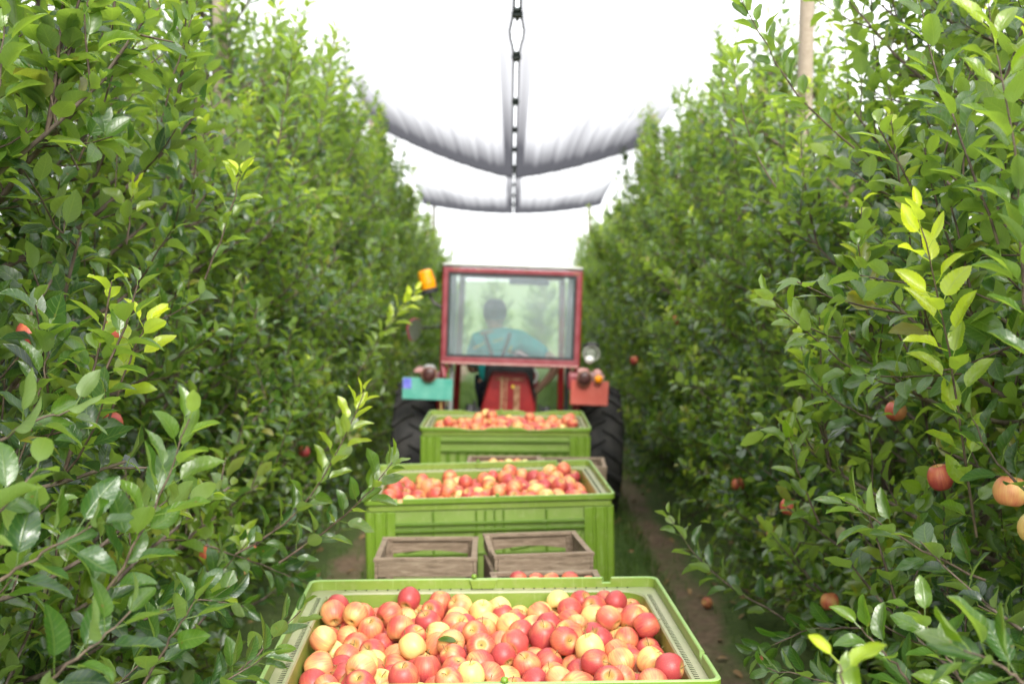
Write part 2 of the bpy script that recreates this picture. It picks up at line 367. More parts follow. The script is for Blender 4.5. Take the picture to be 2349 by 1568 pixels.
# ------------------------------------------------------------------ ground
g = MB(); 
xs = [-400, -60, -12] + [-8 + .5*i for i in range(33)] + [12, 60, 400]; ys = [-60, -10] + [-4 + .5*i for i in range(70)] + [40, 60, 100, 200, 600, 1500]
rg = random.Random(3)
vs = [(x, y, (rg.uniform(-.012, .012) - (.035 if .95 < abs(x) < 1.45 else 0)) if abs(x) < 8 and -4 <= y < 31 else -.02) for y in ys for x in xs]
nx = len(xs)
g.add(vs, [(j*nx+i, j*nx+i+1, (j+1)*nx+i+1, (j+1)*nx+i) for j in range(len(ys)-1) for i in range(nx-1)])
tag(g.build('ground', M['ground'], smooth=True), 'grassy orchard alley with bare brown wheel strips beside the tree rows', 'ground', kind='structure')

# ------------------------------------------------------------------ leaves, vectorised
def nrm(a): return a / (np.linalg.norm(a, axis=-1, keepdims=True) + 1e-9)
T_LO = np.array([0, .10, .28, .52, .78, 1.0]); W_LO = np.array([.12, .66, .98, 1.0, .68, .02])
T_HI = np.concatenate([[0, .03], np.linspace(.07, 1, 20)]); W_HI = np.interp(T_HI, [0, .05, .13, .24, .36, .48, .60, .72, .84, .93, 1.0], [.08, .46, .80, .96, 1.0, 1.0, .94, .80, .54, .26, .01])
class Leaves:
    def __init__(s): s.a = []; s.tw = []
    def add(s, P, D, N, L, Wd, fold, curl, pet, young, rnd):
        k = len(P)
        f = lambda x: np.broadcast_to(np.asarray(x, float), (k,)).copy()
        s.a.append((P, D, N, f(L), f(Wd), f(fold), f(curl), f(pet), f(young), f(rnd)))
    def arrays(s, hi=False):
        P, D, N, L, Wd, fold, curl, pet, young, rnd = [np.concatenate([q[i] for q in s.a]) for i in range(10)]
        n = len(P); rng = np.random.default_rng(n)
        D = nrm(D); X = nrm(np.cross(D, N)); N = np.cross(X, D)
        T, W = (T_HI, W_HI) if hi else (T_LO, W_LO)
        S = np.array([-1, -.55, 0, .55, 1.]) if hi else np.array([-1, 0, 1.])
        nt_, ns = len(T), len(S)
        # bend along the length
        t = T[None, :]; ang = curl[:, None] * (t - .15)
        dt = np.diff(T, prepend=0)[None, :]
        ca = np.cumsum(np.cos(ang) * dt, 1) * L[:, None]; sa = np.cumsum(-np.sin(ang) * dt, 1) * L[:, None]
        ph = rng.uniform(0, 6.3, (n, 1, 1)); ph2 = rng.uniform(0, 6.3, (n, 1, 1)); wav = rng.uniform(.03, .11, (n, 1, 1))
        ss = S[None, None, :]; tt = T[None, :, None]; ww = W[None, :, None]
        hw = (Wd / 2)[:, None, None] * ww
        ser = 1 + (.045 * (-1.) ** np.arange(nt_)[None, :, None] if hi else 0)
        x = ss * hw * ser * np.cos(fold[:, None, None])
        z = np.abs(ss) ** 1.3 * hw * np.sin(fold[:, None, None]) + wav * hw * np.abs(ss) * np.sin(tt * 9 + ph + (ss > 0) * ph2) * 1.6
        # local frame turns with the bend
        cy = np.cos(ang)[:, :, None]; sy = np.sin(ang)[:, :, None]
        ylen = ca[:, :, None] + z * sy; zlen = sa[:, :, None] + z * cy
        side = rng.uniform(-.25, .25, (n, 1, 1)) * L[:, None, None] * tt ** 2
        V = (P + D * pet[:, None])[:, None, None, :] + X[:, None, None, :] * (x + side)[..., None] + D[:, None, None, :] * ylen[..., None] + N[:, None, None, :] * zlen[..., None]
        V = V.reshape(n, nt_ * ns, 3)
        # petiole strip
        pw = .0011
        q = np.stack([P - X * pw, P + X * pw, P + D * pet[:, None] + X * pw, P + D * pet[:, None] - X * pw], 1)
        q2 = np.stack([P - N * pw, P + N * pw, P + D * pet[:, None] + N * pw, P + D * pet[:, None] - N * pw], 1)
        V = np.concatenate([V, q, q2], 1); m = V.shape[1]
        fc = [(i*ns+j, i*ns+j+1, (i+1)*ns+j+1, (i+1)*ns+j) for i in range(nt_-1) for j in range(ns-1)]
        fc += [(nt_*ns, nt_*ns+1, nt_*ns+2, nt_*ns+3), (nt_*ns+4, nt_*ns+5, nt_*ns+6, nt_*ns+7)]
        fc = np.array(fc)[None] + (np.arange(n) * m)[:, None, None]
        lu = np.concatenate([np.broadcast_to(S[None, :], (nt_, ns)).ravel(), np.full(8, .0)])
        lv = np.concatenate([np.broadcast_to(T[:, None], (nt_, ns)).ravel(), np.zeros(8)])
        at_ = dict(young=np.repeat(young, m), rnd=np.repeat(rnd, m), lu=np.tile(lu, n), lv=np.tile(lv, n))
        return V.reshape(-1, 3), fc.reshape(-1, 4), at_

def np_tube(pts, rad, n=5):
    pts = np.asarray(pts, float); k = len(pts); t = nrm(np.gradient(pts, axis=0))
    ref = np.cross(t, [0.13, .29, .95]); ref = nrm(ref); bi = np.cross(t, ref)
    a = np.arange(n) * 2 * np.pi / n
    V = pts[:, None] + (ref[:, None] * np.cos(a)[None, :, None] + bi[:, None] * np.sin(a)[None, :, None]) * np.asarray(rad)[:, None, None]
    f = np.array([(i*n+j, i*n+(j+1) % n, (i+1)*n+(j+1) % n, (i+1)*n+j) for i in range(k-1) for j in range(n)])
    return V.reshape(-1, 3), f

def np_mesh(name, chunks, mats, attrs=None, parent=None):
    """chunks: list of (verts, quads, material index, smooth)"""
    vo = 0; VV = []; FF = []; MI = []
    for v, f, mi in chunks:
        VV.append(v); FF.append(f + vo); MI.append(np.full(len(f), mi)); vo += len(v)
    V = np.concatenate(VV); Fq = np.concatenate(FF); MI = np.concatenate(MI)
    me = bpy.data.meshes.new(name); me.vertices.add(len(V)); me.vertices.foreach_set('co', V.astype(np.float32).ravel())
    me.loops.add(Fq.size); me.loops.foreach_set('vertex_index', Fq.astype(np.int32).ravel())
    me.polygons.add(len(Fq)); me.polygons.foreach_set('loop_start', np.arange(0, Fq.size, 4, dtype=np.int32))
    for m in mats: me.materials.append(m)
    me.polygons.foreach_set('material_index', MI.astype(np.int32)); me.polygons.foreach_set('use_smooth', np.ones(len(Fq), bool))
    for k, a in (attrs or {}).items():
        x = me.attributes.new(k, 'FLOAT', 'POINT'); full = np.zeros(len(V), np.float32); full[:len(a)] = a; x.data.foreach_set('value', full)
    me.update(calc_edges=True)
    o = bpy.data.objects.new(name, me); col.objects.link(o); o.parent = parent
    return o

def path(rng, p, d, L, n=6, up=.5, wig=.12):
    pts = [np.array(p, float)]; d = nrm(np.array(d, float)); st = L / (n - 1)
    for i in range(n - 1):
        d = nrm(d + np.array([0, 0, up * st * 2.2]) + rng.normal(0, wig, 3) * .6); pts.append(pts[-1] + d * st)
    return np.array(pts)

def leaves_on(lv, rng, pts, spacing=.024, size=.078, t0=.12, young=0, end=1.0, rn=None, spread=.95):
    seg = np.linalg.norm(np.diff(pts, axis=0), axis=1); cum = np.concatenate([[0], np.cumsum(seg)]); Lt = cum[-1]
    k = max(2, int(Lt * (1 - t0) / spacing)); t = np.linspace(t0, end, k) * Lt + rng.normal(0, spacing * .25, k); t = t.clip(0, Lt)
    P = np.stack([np.interp(t, cum, pts[:, i]) for i in range(3)], 1)
    G = nrm(np.gradient(pts, axis=0)); A = nrm(np.stack([np.interp(t, cum, G[:, i]) for i in range(3)], 1))
    ph = np.arange(k) * 2.4 + rng.uniform(0, 6.3) + rng.normal(0, .35, k)
    u = nrm(np.cross(A, [0.21, .17, .96])); v = np.cross(A, u)
    rad = u * np.cos(ph)[:, None] + v * np.sin(ph)[:, None]
    tt = t / Lt
    ax = .62 + .5 * tt ** 3
    D = nrm(A * ax[:, None] + rad * spread + np.array([0, 0, .30]) + rng.normal(0, .2, (k, 3)))
    N = nrm(A * .9 + np.array([0, 0, .8]) + rng.normal(0, .35, (k, 3)))
    sz = size * rng.uniform(.72, 1.15, k) * (1 - .45 * tt ** 6)
    yg = young * np.clip((tt - .45) / .5, 0, 1) ** 1.3 * rng.uniform(.5, 1.1, k)
    lv.add(P, D, N, sz, sz * rng.uniform(.52, .70, k), rng.uniform(.12, .75, k), rng.uniform(-.1, 1.1, k), sz * rng.uniform(.22, .36, k),
           yg.clip(0, 1), rng.beta(2.0, 2.6, k) if rn is None else (rn + rng.normal(0, .12, k)).clip(0, 1))

def crown(seed, dens=1.0, near=False):
    rng = np.random.default_rng(seed); lv = Leaves(); twigs = []; limbs = []
    Ht = rng.uniform(2.9, 3.25)
    tk = np.array([[0, 0, -.05]] + [[rng.normal(0, .03), rng.normal(0, .04), z] for z in np.arange(.35, Ht, .4)] + [[rng.normal(0, .05), rng.normal(0, .05), Ht]])
    limbs.append((tk, np.linspace(.040, .012, len(tk)) * rng.uniform(.9, 1.15)))
    reach = lambda z: np.interp(z, [.1, .5, .9, 1.6, 2.4, 2.9, 3.3], [.74, .92, .96, .93, .74, .46, .28])
    nb = int(rng.uniform(72, 92) * dens)
    for i in range(nb):
        z = .14 + (Ht - .19) * ((i + rng.uniform(0, 1)) / nb) ** 1.42
        a = rng.uniform(0, 6.283); r = reach(z) * rng.uniform(.6, 1.12)
        d = np.array([math.cos(a), math.sin(a) * .85, rng.uniform(-.12, .42) + (.5 if z > 2.7 else 0) - (.15 if z < .7 else 0)])
        p0 = np.array([np.interp(z, tk[:, 2], tk[:, 0]), np.interp(z, tk[:, 2], tk[:, 1]), z])
        b = path(rng, p0, d, r, 7, .45, .16)
        limbs.append((b, np.linspace(.011, .0035, 7)))
        rn = rng.uniform(.12, .88)
        leaves_on(lv, rng, b, .025, .080, .25, young=.0, rn=rn)
        nt2 = max(3, int(r / .095))
        for j in range(nt2):
            q = (j + .6) / nt2; k = min(5, int(q * 6)); pb = b[k] * (1 - (q*6-k)) + b[k+1] * (q*6-k) if k < 6 else b[6]
            ax = nrm(b[k+1] - b[k]); sd = nrm(np.cross(ax, rng.normal(0, 1, 3)))
            dd = nrm(ax * .5 + sd * .8 + np.array([0, 0, rng.uniform(-.15, .75)]))
            L = rng.uniform(.10, .30) * (1.0 if z < 2.6 else .8)
            tw = path(rng, pb, dd, L, 4, .7, .14); twigs.append((tw, np.linspace(.0032, .0017, 4)))
            leaves_on(lv, rng, tw, .0215, .082, .15, young=(.7 if rng.random() < .06 else .12), rn=rn)
    # upright one-year shoots in the top and along the outside
    for i in range(34):
        z = rng.uniform(2.3, Ht) if i < 14 else rng.uniform(.9, 2.6); a = rng.uniform(0, 6.28); rr = reach(z) * (rng.uniform(.1, .8) if i < 14 else rng.uniform(.75, 1.05))
        cand = [q[0] for q in limbs[1:]]; want = np.array([rr * math.cos(a), rr * .8 * math.sin(a), z]); bb = min(cand, key=lambda q: np.linalg.norm(q[5] - want)); p0 = bb[5]
        sh = path(rng, p0, (math.cos(a) * .3, math.sin(a) * .3, 1), rng.uniform(.3, .8 if i < 14 else .5), 6, .3, .09)
        twigs.append((sh, np.linspace(.0045, .0018, 6))); leaves_on(lv, rng, sh, .021, .080, .08, young=rng.choice([.1, .15, .35, .9]), rn=rng.uniform(.4, .95), spread=1.1)
    return lv, twigs, limbs

VARIANTS = []
def make_tree(seed, parent_name='apple_tree'):
    lv, twigs, limbs = crown(seed)
    root = empty(parent_name)
    V, Fq, A = lv.arrays()
    ch = [(V, Fq, 0)]
    for p, r in twigs: v, f = np_tube(p, r, 4); ch.append((v, f, 1))
    np_mesh('crown', ch, [M['leaf'], M['twig']], A, root)
    ch = []
    for p, r in limbs: v, f = np_tube(p, r, 7 if len(p) > 7 else 5); ch.append((v, f, 0))
    np_mesh('trunk', ch, [M['bark']], None, root)
    return root
def copy_tree(o):
    c = o.copy(); col.objects.link(c)
    for ch in list(o.children):
        if ch.name.split('.')[0] in ('crown', 'trunk'):
            k = ch.copy(); col.objects.link(k); k.parent = c
    return c
protos = [make_tree(100 + i) for i in range(7)]
used_p = [False] * 7
ORD = ['nearest', 'second', 'third', 'fourth', 'fifth', 'sixth', 'seventh', 'eighth', 'ninth', 'tenth', 'eleventh', 'twelfth',
       'thirteenth', 'fourteenth', 'fifteenth', 'sixteenth', 'seventeenth', 'eighteenth', 'nineteenth', 'twentieth', 'twenty-first', 'twenty-second',
       'twenty-third', 'twenty-fourth', 'twenty-fifth', 'twenty-sixth', 'twenty-seventh', 'twenty-eighth', 'twenty-ninth']
TREES = []
rt = random.Random(8)
def landmark(y):
    if y < 3.9: return 'beside the nearest green bin'
    if y < 5.2: return 'beside the wooden crates'
    if y < 6.4: return 'beside the middle green bin'
    if y < 8.9: return 'beside the farthest green bin'
    if y < 12.5: return 'beside the red tractor'
    if y < 15.6: return 'just ahead of the tractor'
    return 'far down the alley'
def place_tree(x, y, label, group, sx=1.0, sz=1.0):
    k = rt.randrange(7)
    if not used_p[k]: t = protos[k]; used_p[k] = True
    else: t = copy_tree(protos[k])
    t.location = (x + rt.uniform(-.06, .06), y, 0)
    t.rotation_euler = (0, 0, (0 if rt.random() < .5 else math.pi) + rt.uniform(-.35, .35))
    s = rt.uniform(.95, 1.08); t.scale = (s * sx, s, s * sz)
    tag(t, label, 'tree', group); TREES.append((t, x, y)); return t
side_nm = {-1: 'left', 1: 'right'}
for sd in (-1, 1):
    i = 0; y = 1.75
    while y < 25.2:
        sx = (1.22 if y < 2.9 else 1.12 if y < 5 else 1.0) if sd < 0 else (1.20 if y < 2.9 else 1.02 if y < 5 else .94)
        szs = (1.17 if sd < 0 else 1.07) if y < 16 else (.93 if y < 21 else .84)
        if 4.6 < y < 6.9: szs *= .80
        place_tree(sd * 1.88, y, 'apple tree in the %s row, %s from the camera, %s' % (side_nm[sd], ORD[i], landmark(y)),
                   'apple trees of the %s row' % side_nm[sd], sx, szs)
        i += 1; y += .93 if y < 8 else .97
    i = 0; y = 3.4
    while y < 26:
        place_tree(sd * 5.3, y, 'apple tree in the row behind the %s row, %s from the camera' % (side_nm[sd], ORD[i]), 'apple trees of the row behind the %s row' % side_nm[sd], 1.0, .78)
        i += 1; y += 1.15

for i, (x, y, q) in enumerate(((-1.9, 33, .66), (-.5, 36.5, .60), (.95, 34, .64), (2.2, 38, .68))):
    t = place_tree(x, y, 'small young tree in the open beyond the alley, %s from left behind the tractor' % ('first', 'second', 'third', 'fourth')[i], 'young trees beyond the alley'); t.scale = (q * 1.3, q * 1.3, q)
TREES = [q for q in TREES if q[2] < 30]

# ------------------------------------------------------------------ long shoots that stand out in front of the rows
def nearest_tree(x, y):
    return min(TREES, key=lambda q: abs(q[1] - x) * 2 + abs(q[2] - y))[0]
def shoot(pix, leaf, y0=0., y1=0., n=None, seed=0, rn=.55, spacing=.034, rad=.0036, fold=(.2, .75)):
    """pix: (px, py, distance) from base to tip; young colour runs from y0 at the base to y1 at the tip"""
    rng = np.random.default_rng(seed + int(pix[0][0]))
    c = np.array([at(*q)[:] for q in pix]); tt = np.linspace(0, 1, len(c)); ts = np.linspace(0, 1, 12)
    pts = np.stack([np.interp(ts, tt, c[:, i]) for i in range(3)], 1)
    for _ in range(3): pts[1:-1] = (pts[:-2] + 2 * pts[1:-1] + pts[2:]) / 4
    pts[1:-1] += rng.normal(0, .002, (10, 3))
    lv = Leaves()
    L = np.linalg.norm(np.diff(pts, axis=0), axis=1).sum(); k = n or max(9, int(L / spacing / .62))
    t = np.linspace(.06, 1.0, k); seg = np.linspace(0, 1, 12)
    P = np.stack([np.interp(t, seg, pts[:, i]) for i in range(3)], 1); G = nrm(np.gradient(pts, axis=0)); A = nrm(np.stack([np.interp(t, seg, G[:, i]) for i in range(3)], 1))
    ph = np.arange(k) * 2.4 + rng.uniform(0, 6.3)
    u = nrm(np.cross(A, [0, 1, .05])); v = np.cross(A, u); rd = u * np.cos(ph)[:, None] * 1.15 + v * np.sin(ph)[:, None] * .8
    ax = .85 + .7 * t ** 5
    D = nrm(A * ax[:, None] + rd + rng.normal(0, .12, (k, 3)) + [0, 0, .12])
    N = nrm(A * 1.0 + np.array([0, -.35, .35]) + rng.normal(0, .3, (k, 3)))
    sz = 1.04 * leaf * rng.uniform(.85, 1.12, k) * (1 - .35 * t ** 7)
    yg = (y0 + (y1 - y0) * t ** 1.6 + rng.normal(0, .05, k)).clip(0, 1)
    lv.add(P, D, N, sz, sz * rng.uniform(.48, .62, k), rng.uniform(*fold, k), rng.uniform(-.2, .8, k), sz * rng.uniform(.28, .42, k), yg, (rn + rng.normal(0, .13, k)).clip(0, 1))
    V, Fq, At = lv.arrays(hi=True)
    Lr = np.linspace(rad, rad * .4, 12)
    tv, tf = np_tube(pts, Lr, 7)
    tr = nearest_tree(*at(*pix[0])[:2])
    o = np_mesh('shoot', [(V, Fq, 0), (tv, tf, 1)], [M['leaf'], M['twig']], At, tr)
    o.matrix_parent_inverse = Matrix.LocRotScale(tr.location, tr.rotation_euler, tr.scale).inverted()
    return o
HERO = [
 ([(2240, 1230, 2.6), (2200, 960, 2.5), (2165, 720, 2.4), (2105, 500, 2.35)], .082, .30, 1.15, .6, .050),
 ([(2349, 700, 2.2), (2338, 430, 2.2), (2312, 260, 2.2), (2268, 10, 2.2)], .085, .05, .55, .6, .040),
 ([(2290, 560, 2.5), (2215, 330, 2.5), (2150, 190, 2.55), (2100, -20, 2.6)], .085, .05, .25, .55, .038),
 ([(2400, 900, 2.1), (2370, 700, 2.1), (2360, 520, 2.1)], .085, 0, .1, .5, .040),
 ([(2140, 890, 3.2), (2000, 880, 3.2), (1890, 800, 3.2), (1765, 680, 3.2)], .080, .05, .35, .5, .040),
 ([(2080, 800, 3.3), (2020, 700, 3.3), (1940, 655, 3.3)], .078, .0, .15, .3, .036),
 ([(2000, 960, 3.4), (1930, 930, 3.4), (1840, 850, 3.4)], .078, .0, .15, .4, .036),
 ([(1960, 340, 3.6), (1830, 230, 3.6), (1750, 90, 3.6), (1700, 0, 3.6)], .078, .05, .25, .6, .036),
 ([(1780, 430, 4.4), (1720, 330, 4.5), (1690, 200, 4.5), (1680, 130, 4.5)], .078, .05, .5, .6, .036),
 ([(1690, 330, 5.8), (1660, 230, 5.8), (1655, 110, 5.8)], .080, .1, .3, .6, .034),
 ([(1880, 1200, 3.5), (1830, 1080, 3.5), (1808, 990, 3.5)], .080, .1, .35, .5, .036),
 ([(1800, 1420, 3.9), (1650, 1330, 4.0), (1590, 1270, 4.1), (1535, 1185, 4.2)], .078, .0, .35, .35, .040),
 ([(2260, 1330, 2.6), (2120, 1270, 2.6), (2010, 1190, 2.6), (1940, 1150, 2.6)], .082, .0, .25, .45, .038),
 ([(2110, 1600, 2.2), (2050, 1520, 2.2), (1975, 1440, 2.2)], .078, .0, .2, .5, .036),
 ([(2230, 1600, 2.15), (2170, 1500, 2.15), (2105, 1400, 2.15)], .080, .0, .25, .6, .036),
 ([(1960, 1640, 1.75), (1935, 1570, 1.75), (1925, 1520, 1.75)], .072, .45, .75, .7, .040, 4),
 ([(2349, 1568, 1.8), (2290, 1520, 1.8), (2210, 1490, 1.8)], .085, .0, .2, .35, .036),
 ([(2360, 1130, 2.4), (2280, 1060, 2.4), (2230, 960, 2.4)], .084, 0, .15, .3, .040),
 ([(200, 1420, 2.1), (300, 1270, 2.1), (375, 1120, 2.1), (435, 960, 2.1)], .084, .0, .28, .55, .034),
 ([(70, 960, 2.7), (105, 860, 2.7), (112, 760, 2.7)], .082, .05, .25, .5, .026),
 ([(250, 960, 2.8), (285, 860, 2.8), (320, 775, 2.8), (335, 740, 2.8)], .084, .5, 1.0, .6, .040),
 ([(470, 640, 3.7), (510, 540, 3.7), (545, 430, 3.7), (552, 400, 3.7)], .080, .05, .9, .55, .036),
 ([(290, 560, 3.5), (300, 480, 3.5), (305, 445, 3.5)], .078, .3, .8, .5, .034),
 ([(540, 1270, 3.6), (680, 1190, 3.6), (775, 1040, 3.6), (835, 900, 3.6)], .080, .0, .85, .5, .036),
 ([(640, 1290, 3.4), (760, 1210, 3.4), (850, 1130, 3.3), (900, 1060, 3.3)], .078, .0, .3, .45, .036),
 ([(470, 1600, 2.9), (580, 1510, 2.95), (690, 1400, 3.0)], .074, .0, .1, .45, .034),
 ([(0, 1330, 1.95), (110, 1260, 1.95), (220, 1200, 1.95)], .088, .0, .1, .3, .034),
 ([(60, 1600, 1.9), (190, 1500, 1.9), (300, 1400, 1.95)], .088, .0, .15, .35, .034),
 ([(330, 1568, 2.3), (400, 1450, 2.3), (450, 1370, 2.3)], .082, .0, .15, .35, .034),
 ([(0, 1010, 2.2), (90, 960, 2.25), (190, 930, 2.3)], .084, .05, .2, .45, .034),
 ([(820, 860, 6.4), (880, 760, 6.4), (950, 670, 6.4)], .085, .2, .9, .5, .034),
 ([(180, 370, 3.2), (240, 240, 3.2), (270, 130, 3.2), (275, 60, 3.2)], .084, .0, .2, .6, .032),
 ([(180, 390, 3.2), (120, 290, 3.2), (90, 180, 3.2), (80, 90, 3.2)], .084, .0, .2, .6, .034),
 ([(370, 280, 3.6), (410, 130, 3.6), (460, -20, 3.6)], .082, .0, .2, .6, .032),
 ([(-20, 300, 2.4), (0, 180, 2.4), (10, 60, 2.4)], .088, .0, .3, .6, .036),
 ([(400, 1640, 2.7), (520, 1560, 2.7), (610, 1500, 2.75)], .078, .0, .1, .3, .030),
 ([(330, 1420, 3.2), (450, 1370, 3.2), (560, 1390, 3.2)], .078, .0, .1, .3, .030),
 ([(470, 1250, 3.8), (590, 1290, 3.8), (690, 1330, 3.8)], .078, .0, .1, .35, .030),
 ([(2050, 1640, 3.0), (1900, 1560, 3.0), (1760, 1530, 3.0)], .078, .0, .1, .3, .030),
 ([(1980, 1440, 3.4), (1850, 1440, 3.4), (1730, 1500, 3.4)], .078, .0, .1, .3, .030),
 ([(640, 330, 5.0), (660, 200, 5.0), (680, 60, 5.0)], .080, .1, .4, .65, .032),
 ([(730, 330, 5.8), (745, 230, 5.8), (770, 70, 5.8)], .080, .1, .45, .65, .032),
]
for i, q in enumerate(HERO): shoot(q[0], q[1], q[2], q[3], n=(q[6] if len(q) > 6 else None), seed=i * 31, rn=q[4], spacing=q[5])

# ------------------------------------------------------------------ posts, wires, nets
def post(x, y, r, h, lean, label):
    t = MB(); n = 9
    pts = [(lean * z / h + .006 * math.sin(z * 3), .004 * math.cos(z * 2), z) for z in [h * i / n for i in range(n + 1)]]
    t.tube([(p[0], p[1], p[2]) for p in pts], [r * (1 - .10 * i / n) for i in range(n + 1)], 14)
    tag(t.build('trellis_post', M['post'], smooth='auto', loc=(x, y, -.05)), label, 'post', 'wooden posts of the trellis')
PY = [-.6, 7.3, 15.3, 23.6]
RIDGE = {-1: [4.5, 4.5, 4.38, 3.82], 1: [4.30, 4.25, 4.14, 3.80]}
for sd in (-1, 1):
    for k, y in enumerate(PY):
        if k == 0: continue
        post(sd * (1.78, 1.78, 1.93, 1.66)[k], y - (0, .4, 0, -.05)[k], (.05 if k < 3 else .04), RIDGE[sd][k] + .02, (-.02 if sd < 0 else .05) if k == 1 else 0,
             ['', 'pale round wooden trellis post rising from the %s row, nearest of its row', 'wooden trellis post half hidden in the %s row at the dark net edge', 'thin trellis post at the far end of the %s row'][k] % side_nm[sd])
    for j, z in enumerate((1.0, 2.62)):
        wv = MB(); wv.tube([(sd * 1.86, yy, z - .015 * math.sin(math.pi * ((yy + .6) / 7.95 % 1))) for yy in np.arange(-.6, 23.7, 1.6)], .0016, 5)
        tag(wv.build('trellis_wire', M['cord']), '%s trellis wire strung through the %s row of trees' % (('lower', 'upper')[j], side_nm[sd]), 'wire', 'trellis wires')

def net(x0, z0, x1, z1f, y0, y1, seed, label, lip=.22, cz=None, edge=1.0, gap=None):
    """half panel from the clip line (x0, cz(y)) up to the row ridge (x1, z1f(y))"""
    rng = np.random.default_rng(seed); nu, nv = 110, 90
    U = np.linspace(0, 1, nu); Vv = 1 - (1 - np.linspace(0, 1, nv)) ** 1.6
    V = np.zeros((nv, nu, 3)); dn = np.zeros((nv, nu)); L = y1 - y0
    ph = rng.uniform(0, 6.3, 8)
    fold = sum(np.sin(U * f_ + p) * a for f_, p, a in zip((43, 71, 117, 160), ph, (.5, .35, .3, .25)))
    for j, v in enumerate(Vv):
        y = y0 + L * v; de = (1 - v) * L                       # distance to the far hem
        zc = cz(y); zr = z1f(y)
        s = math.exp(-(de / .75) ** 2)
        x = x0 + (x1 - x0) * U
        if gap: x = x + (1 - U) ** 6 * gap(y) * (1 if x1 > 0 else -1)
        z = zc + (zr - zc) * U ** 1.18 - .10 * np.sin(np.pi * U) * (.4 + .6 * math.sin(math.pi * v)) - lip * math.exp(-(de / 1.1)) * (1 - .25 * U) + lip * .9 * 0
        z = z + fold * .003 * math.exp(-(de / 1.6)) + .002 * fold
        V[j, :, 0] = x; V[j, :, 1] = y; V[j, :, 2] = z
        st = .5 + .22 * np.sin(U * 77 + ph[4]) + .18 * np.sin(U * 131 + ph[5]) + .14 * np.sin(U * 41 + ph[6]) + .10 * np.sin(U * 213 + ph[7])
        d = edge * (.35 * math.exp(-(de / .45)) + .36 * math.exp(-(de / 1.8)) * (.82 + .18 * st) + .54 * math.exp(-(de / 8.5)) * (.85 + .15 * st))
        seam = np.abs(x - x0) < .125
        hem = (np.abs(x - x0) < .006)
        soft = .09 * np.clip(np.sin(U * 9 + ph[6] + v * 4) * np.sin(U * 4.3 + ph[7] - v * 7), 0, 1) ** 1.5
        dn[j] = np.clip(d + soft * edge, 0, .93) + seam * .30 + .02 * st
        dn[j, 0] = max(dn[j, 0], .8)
    V = V.reshape(-1, 3); f = np.array([(j*nu+i, j*nu+i+1, (j+1)*nu+i+1, (j+1)*nu+i) for j in range(nv-1) for i in range(nu-1)])
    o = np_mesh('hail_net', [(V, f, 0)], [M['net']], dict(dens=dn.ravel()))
    if gap:
        row = V.reshape(nv, nu, 3)[:, 0]; v_, f_ = np_tube(row, np.full(nv, .0065), 5); np_mesh('edge_cord', [(v_, f_, 0)], [M['cord']], None, o)
    hr = V.reshape(nv, nu, 3)[-1]; v_, f_ = np_tube(hr, np.full(nu, .012), 6); np_mesh('hem', [(v_, f_, 0)], [M['cord']], None, o)
    return tag(o, label, 'net', 'hail net panels over the alleys')
def ridge(sd): return lambda y: np.interp(y, PY, RIDGE[sd])
CX = .03
def seam_near(y): return 2.1 + float(np.interp(y, [0, 7.5, 15.3], [1.52, 1.53, 1.62]))
def seam_far(y): return 2.1 + float(np.interp(y, [15.3, 23.6], [1.64, 1.56]))
def gapf(y):
    b = math.exp(-((y - 6.95) / .35) ** 2) * .026 + .015
    return b
for sd in (-1, 1):
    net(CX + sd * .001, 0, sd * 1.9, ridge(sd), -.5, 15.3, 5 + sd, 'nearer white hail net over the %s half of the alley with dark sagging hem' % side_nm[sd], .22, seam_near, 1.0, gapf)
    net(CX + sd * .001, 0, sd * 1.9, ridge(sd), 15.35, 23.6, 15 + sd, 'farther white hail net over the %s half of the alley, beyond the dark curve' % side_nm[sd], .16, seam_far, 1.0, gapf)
    net(sd * 3.62, 0, sd * 1.905, ridge(sd), -.5, 15.3, 25 + sd, 'hail net sloping down outside the %s row towards the neighbouring alley' % side_nm[sd], .1, seam_near, .5)
    net(sd * 3.66, 0, sd * 5.4, ridge(sd), -.5, 15.3, 35 + sd, 'hail net rising over the row behind the %s row' % side_nm[sd], .1, seam_near, .5)
clips = [4.3, 6.35, 7.55, 9.6, 11.5, 13.2, 14.6, 16.6, 18.6, 20.6, 22.3]
for i, y in enumerate(clips):
    c = MB(); z = (seam_near(y) - .22 * math.exp(-(15.3 - y) / 1.1)) if y < 15.3 else seam_far(y) - .16 * math.exp(-(23.6 - y) / 1.1)
    c.box(-.026, .026, -.06, .06, -.020, -.002); c.box(-.032, .032, -.035, .035, -.045, -.0205); c.box(-.012, .012, -.07, .07, -.052, -.0455)
    tag(c.build('net_clip', M['cord'], bevel=.003, loc=(CX, y, z)), 'dark clip joining the two net halves on the seam, %s from the camera' % ORD[i], 'clip', 'clips along the net seam')
c = MB(); c.tube([(1.32 - .0 * y, y, float(seam_near(y) + (ridge(1)(y) - seam_near(y)) * .70 - .12)) for y in np.arange(6.5, 12.6, 1)], .004, 6)
tag(c.build('guy_cable', M['cord'], smooth=True), 'thin dark cord running along the right half of the near net', 'cord')

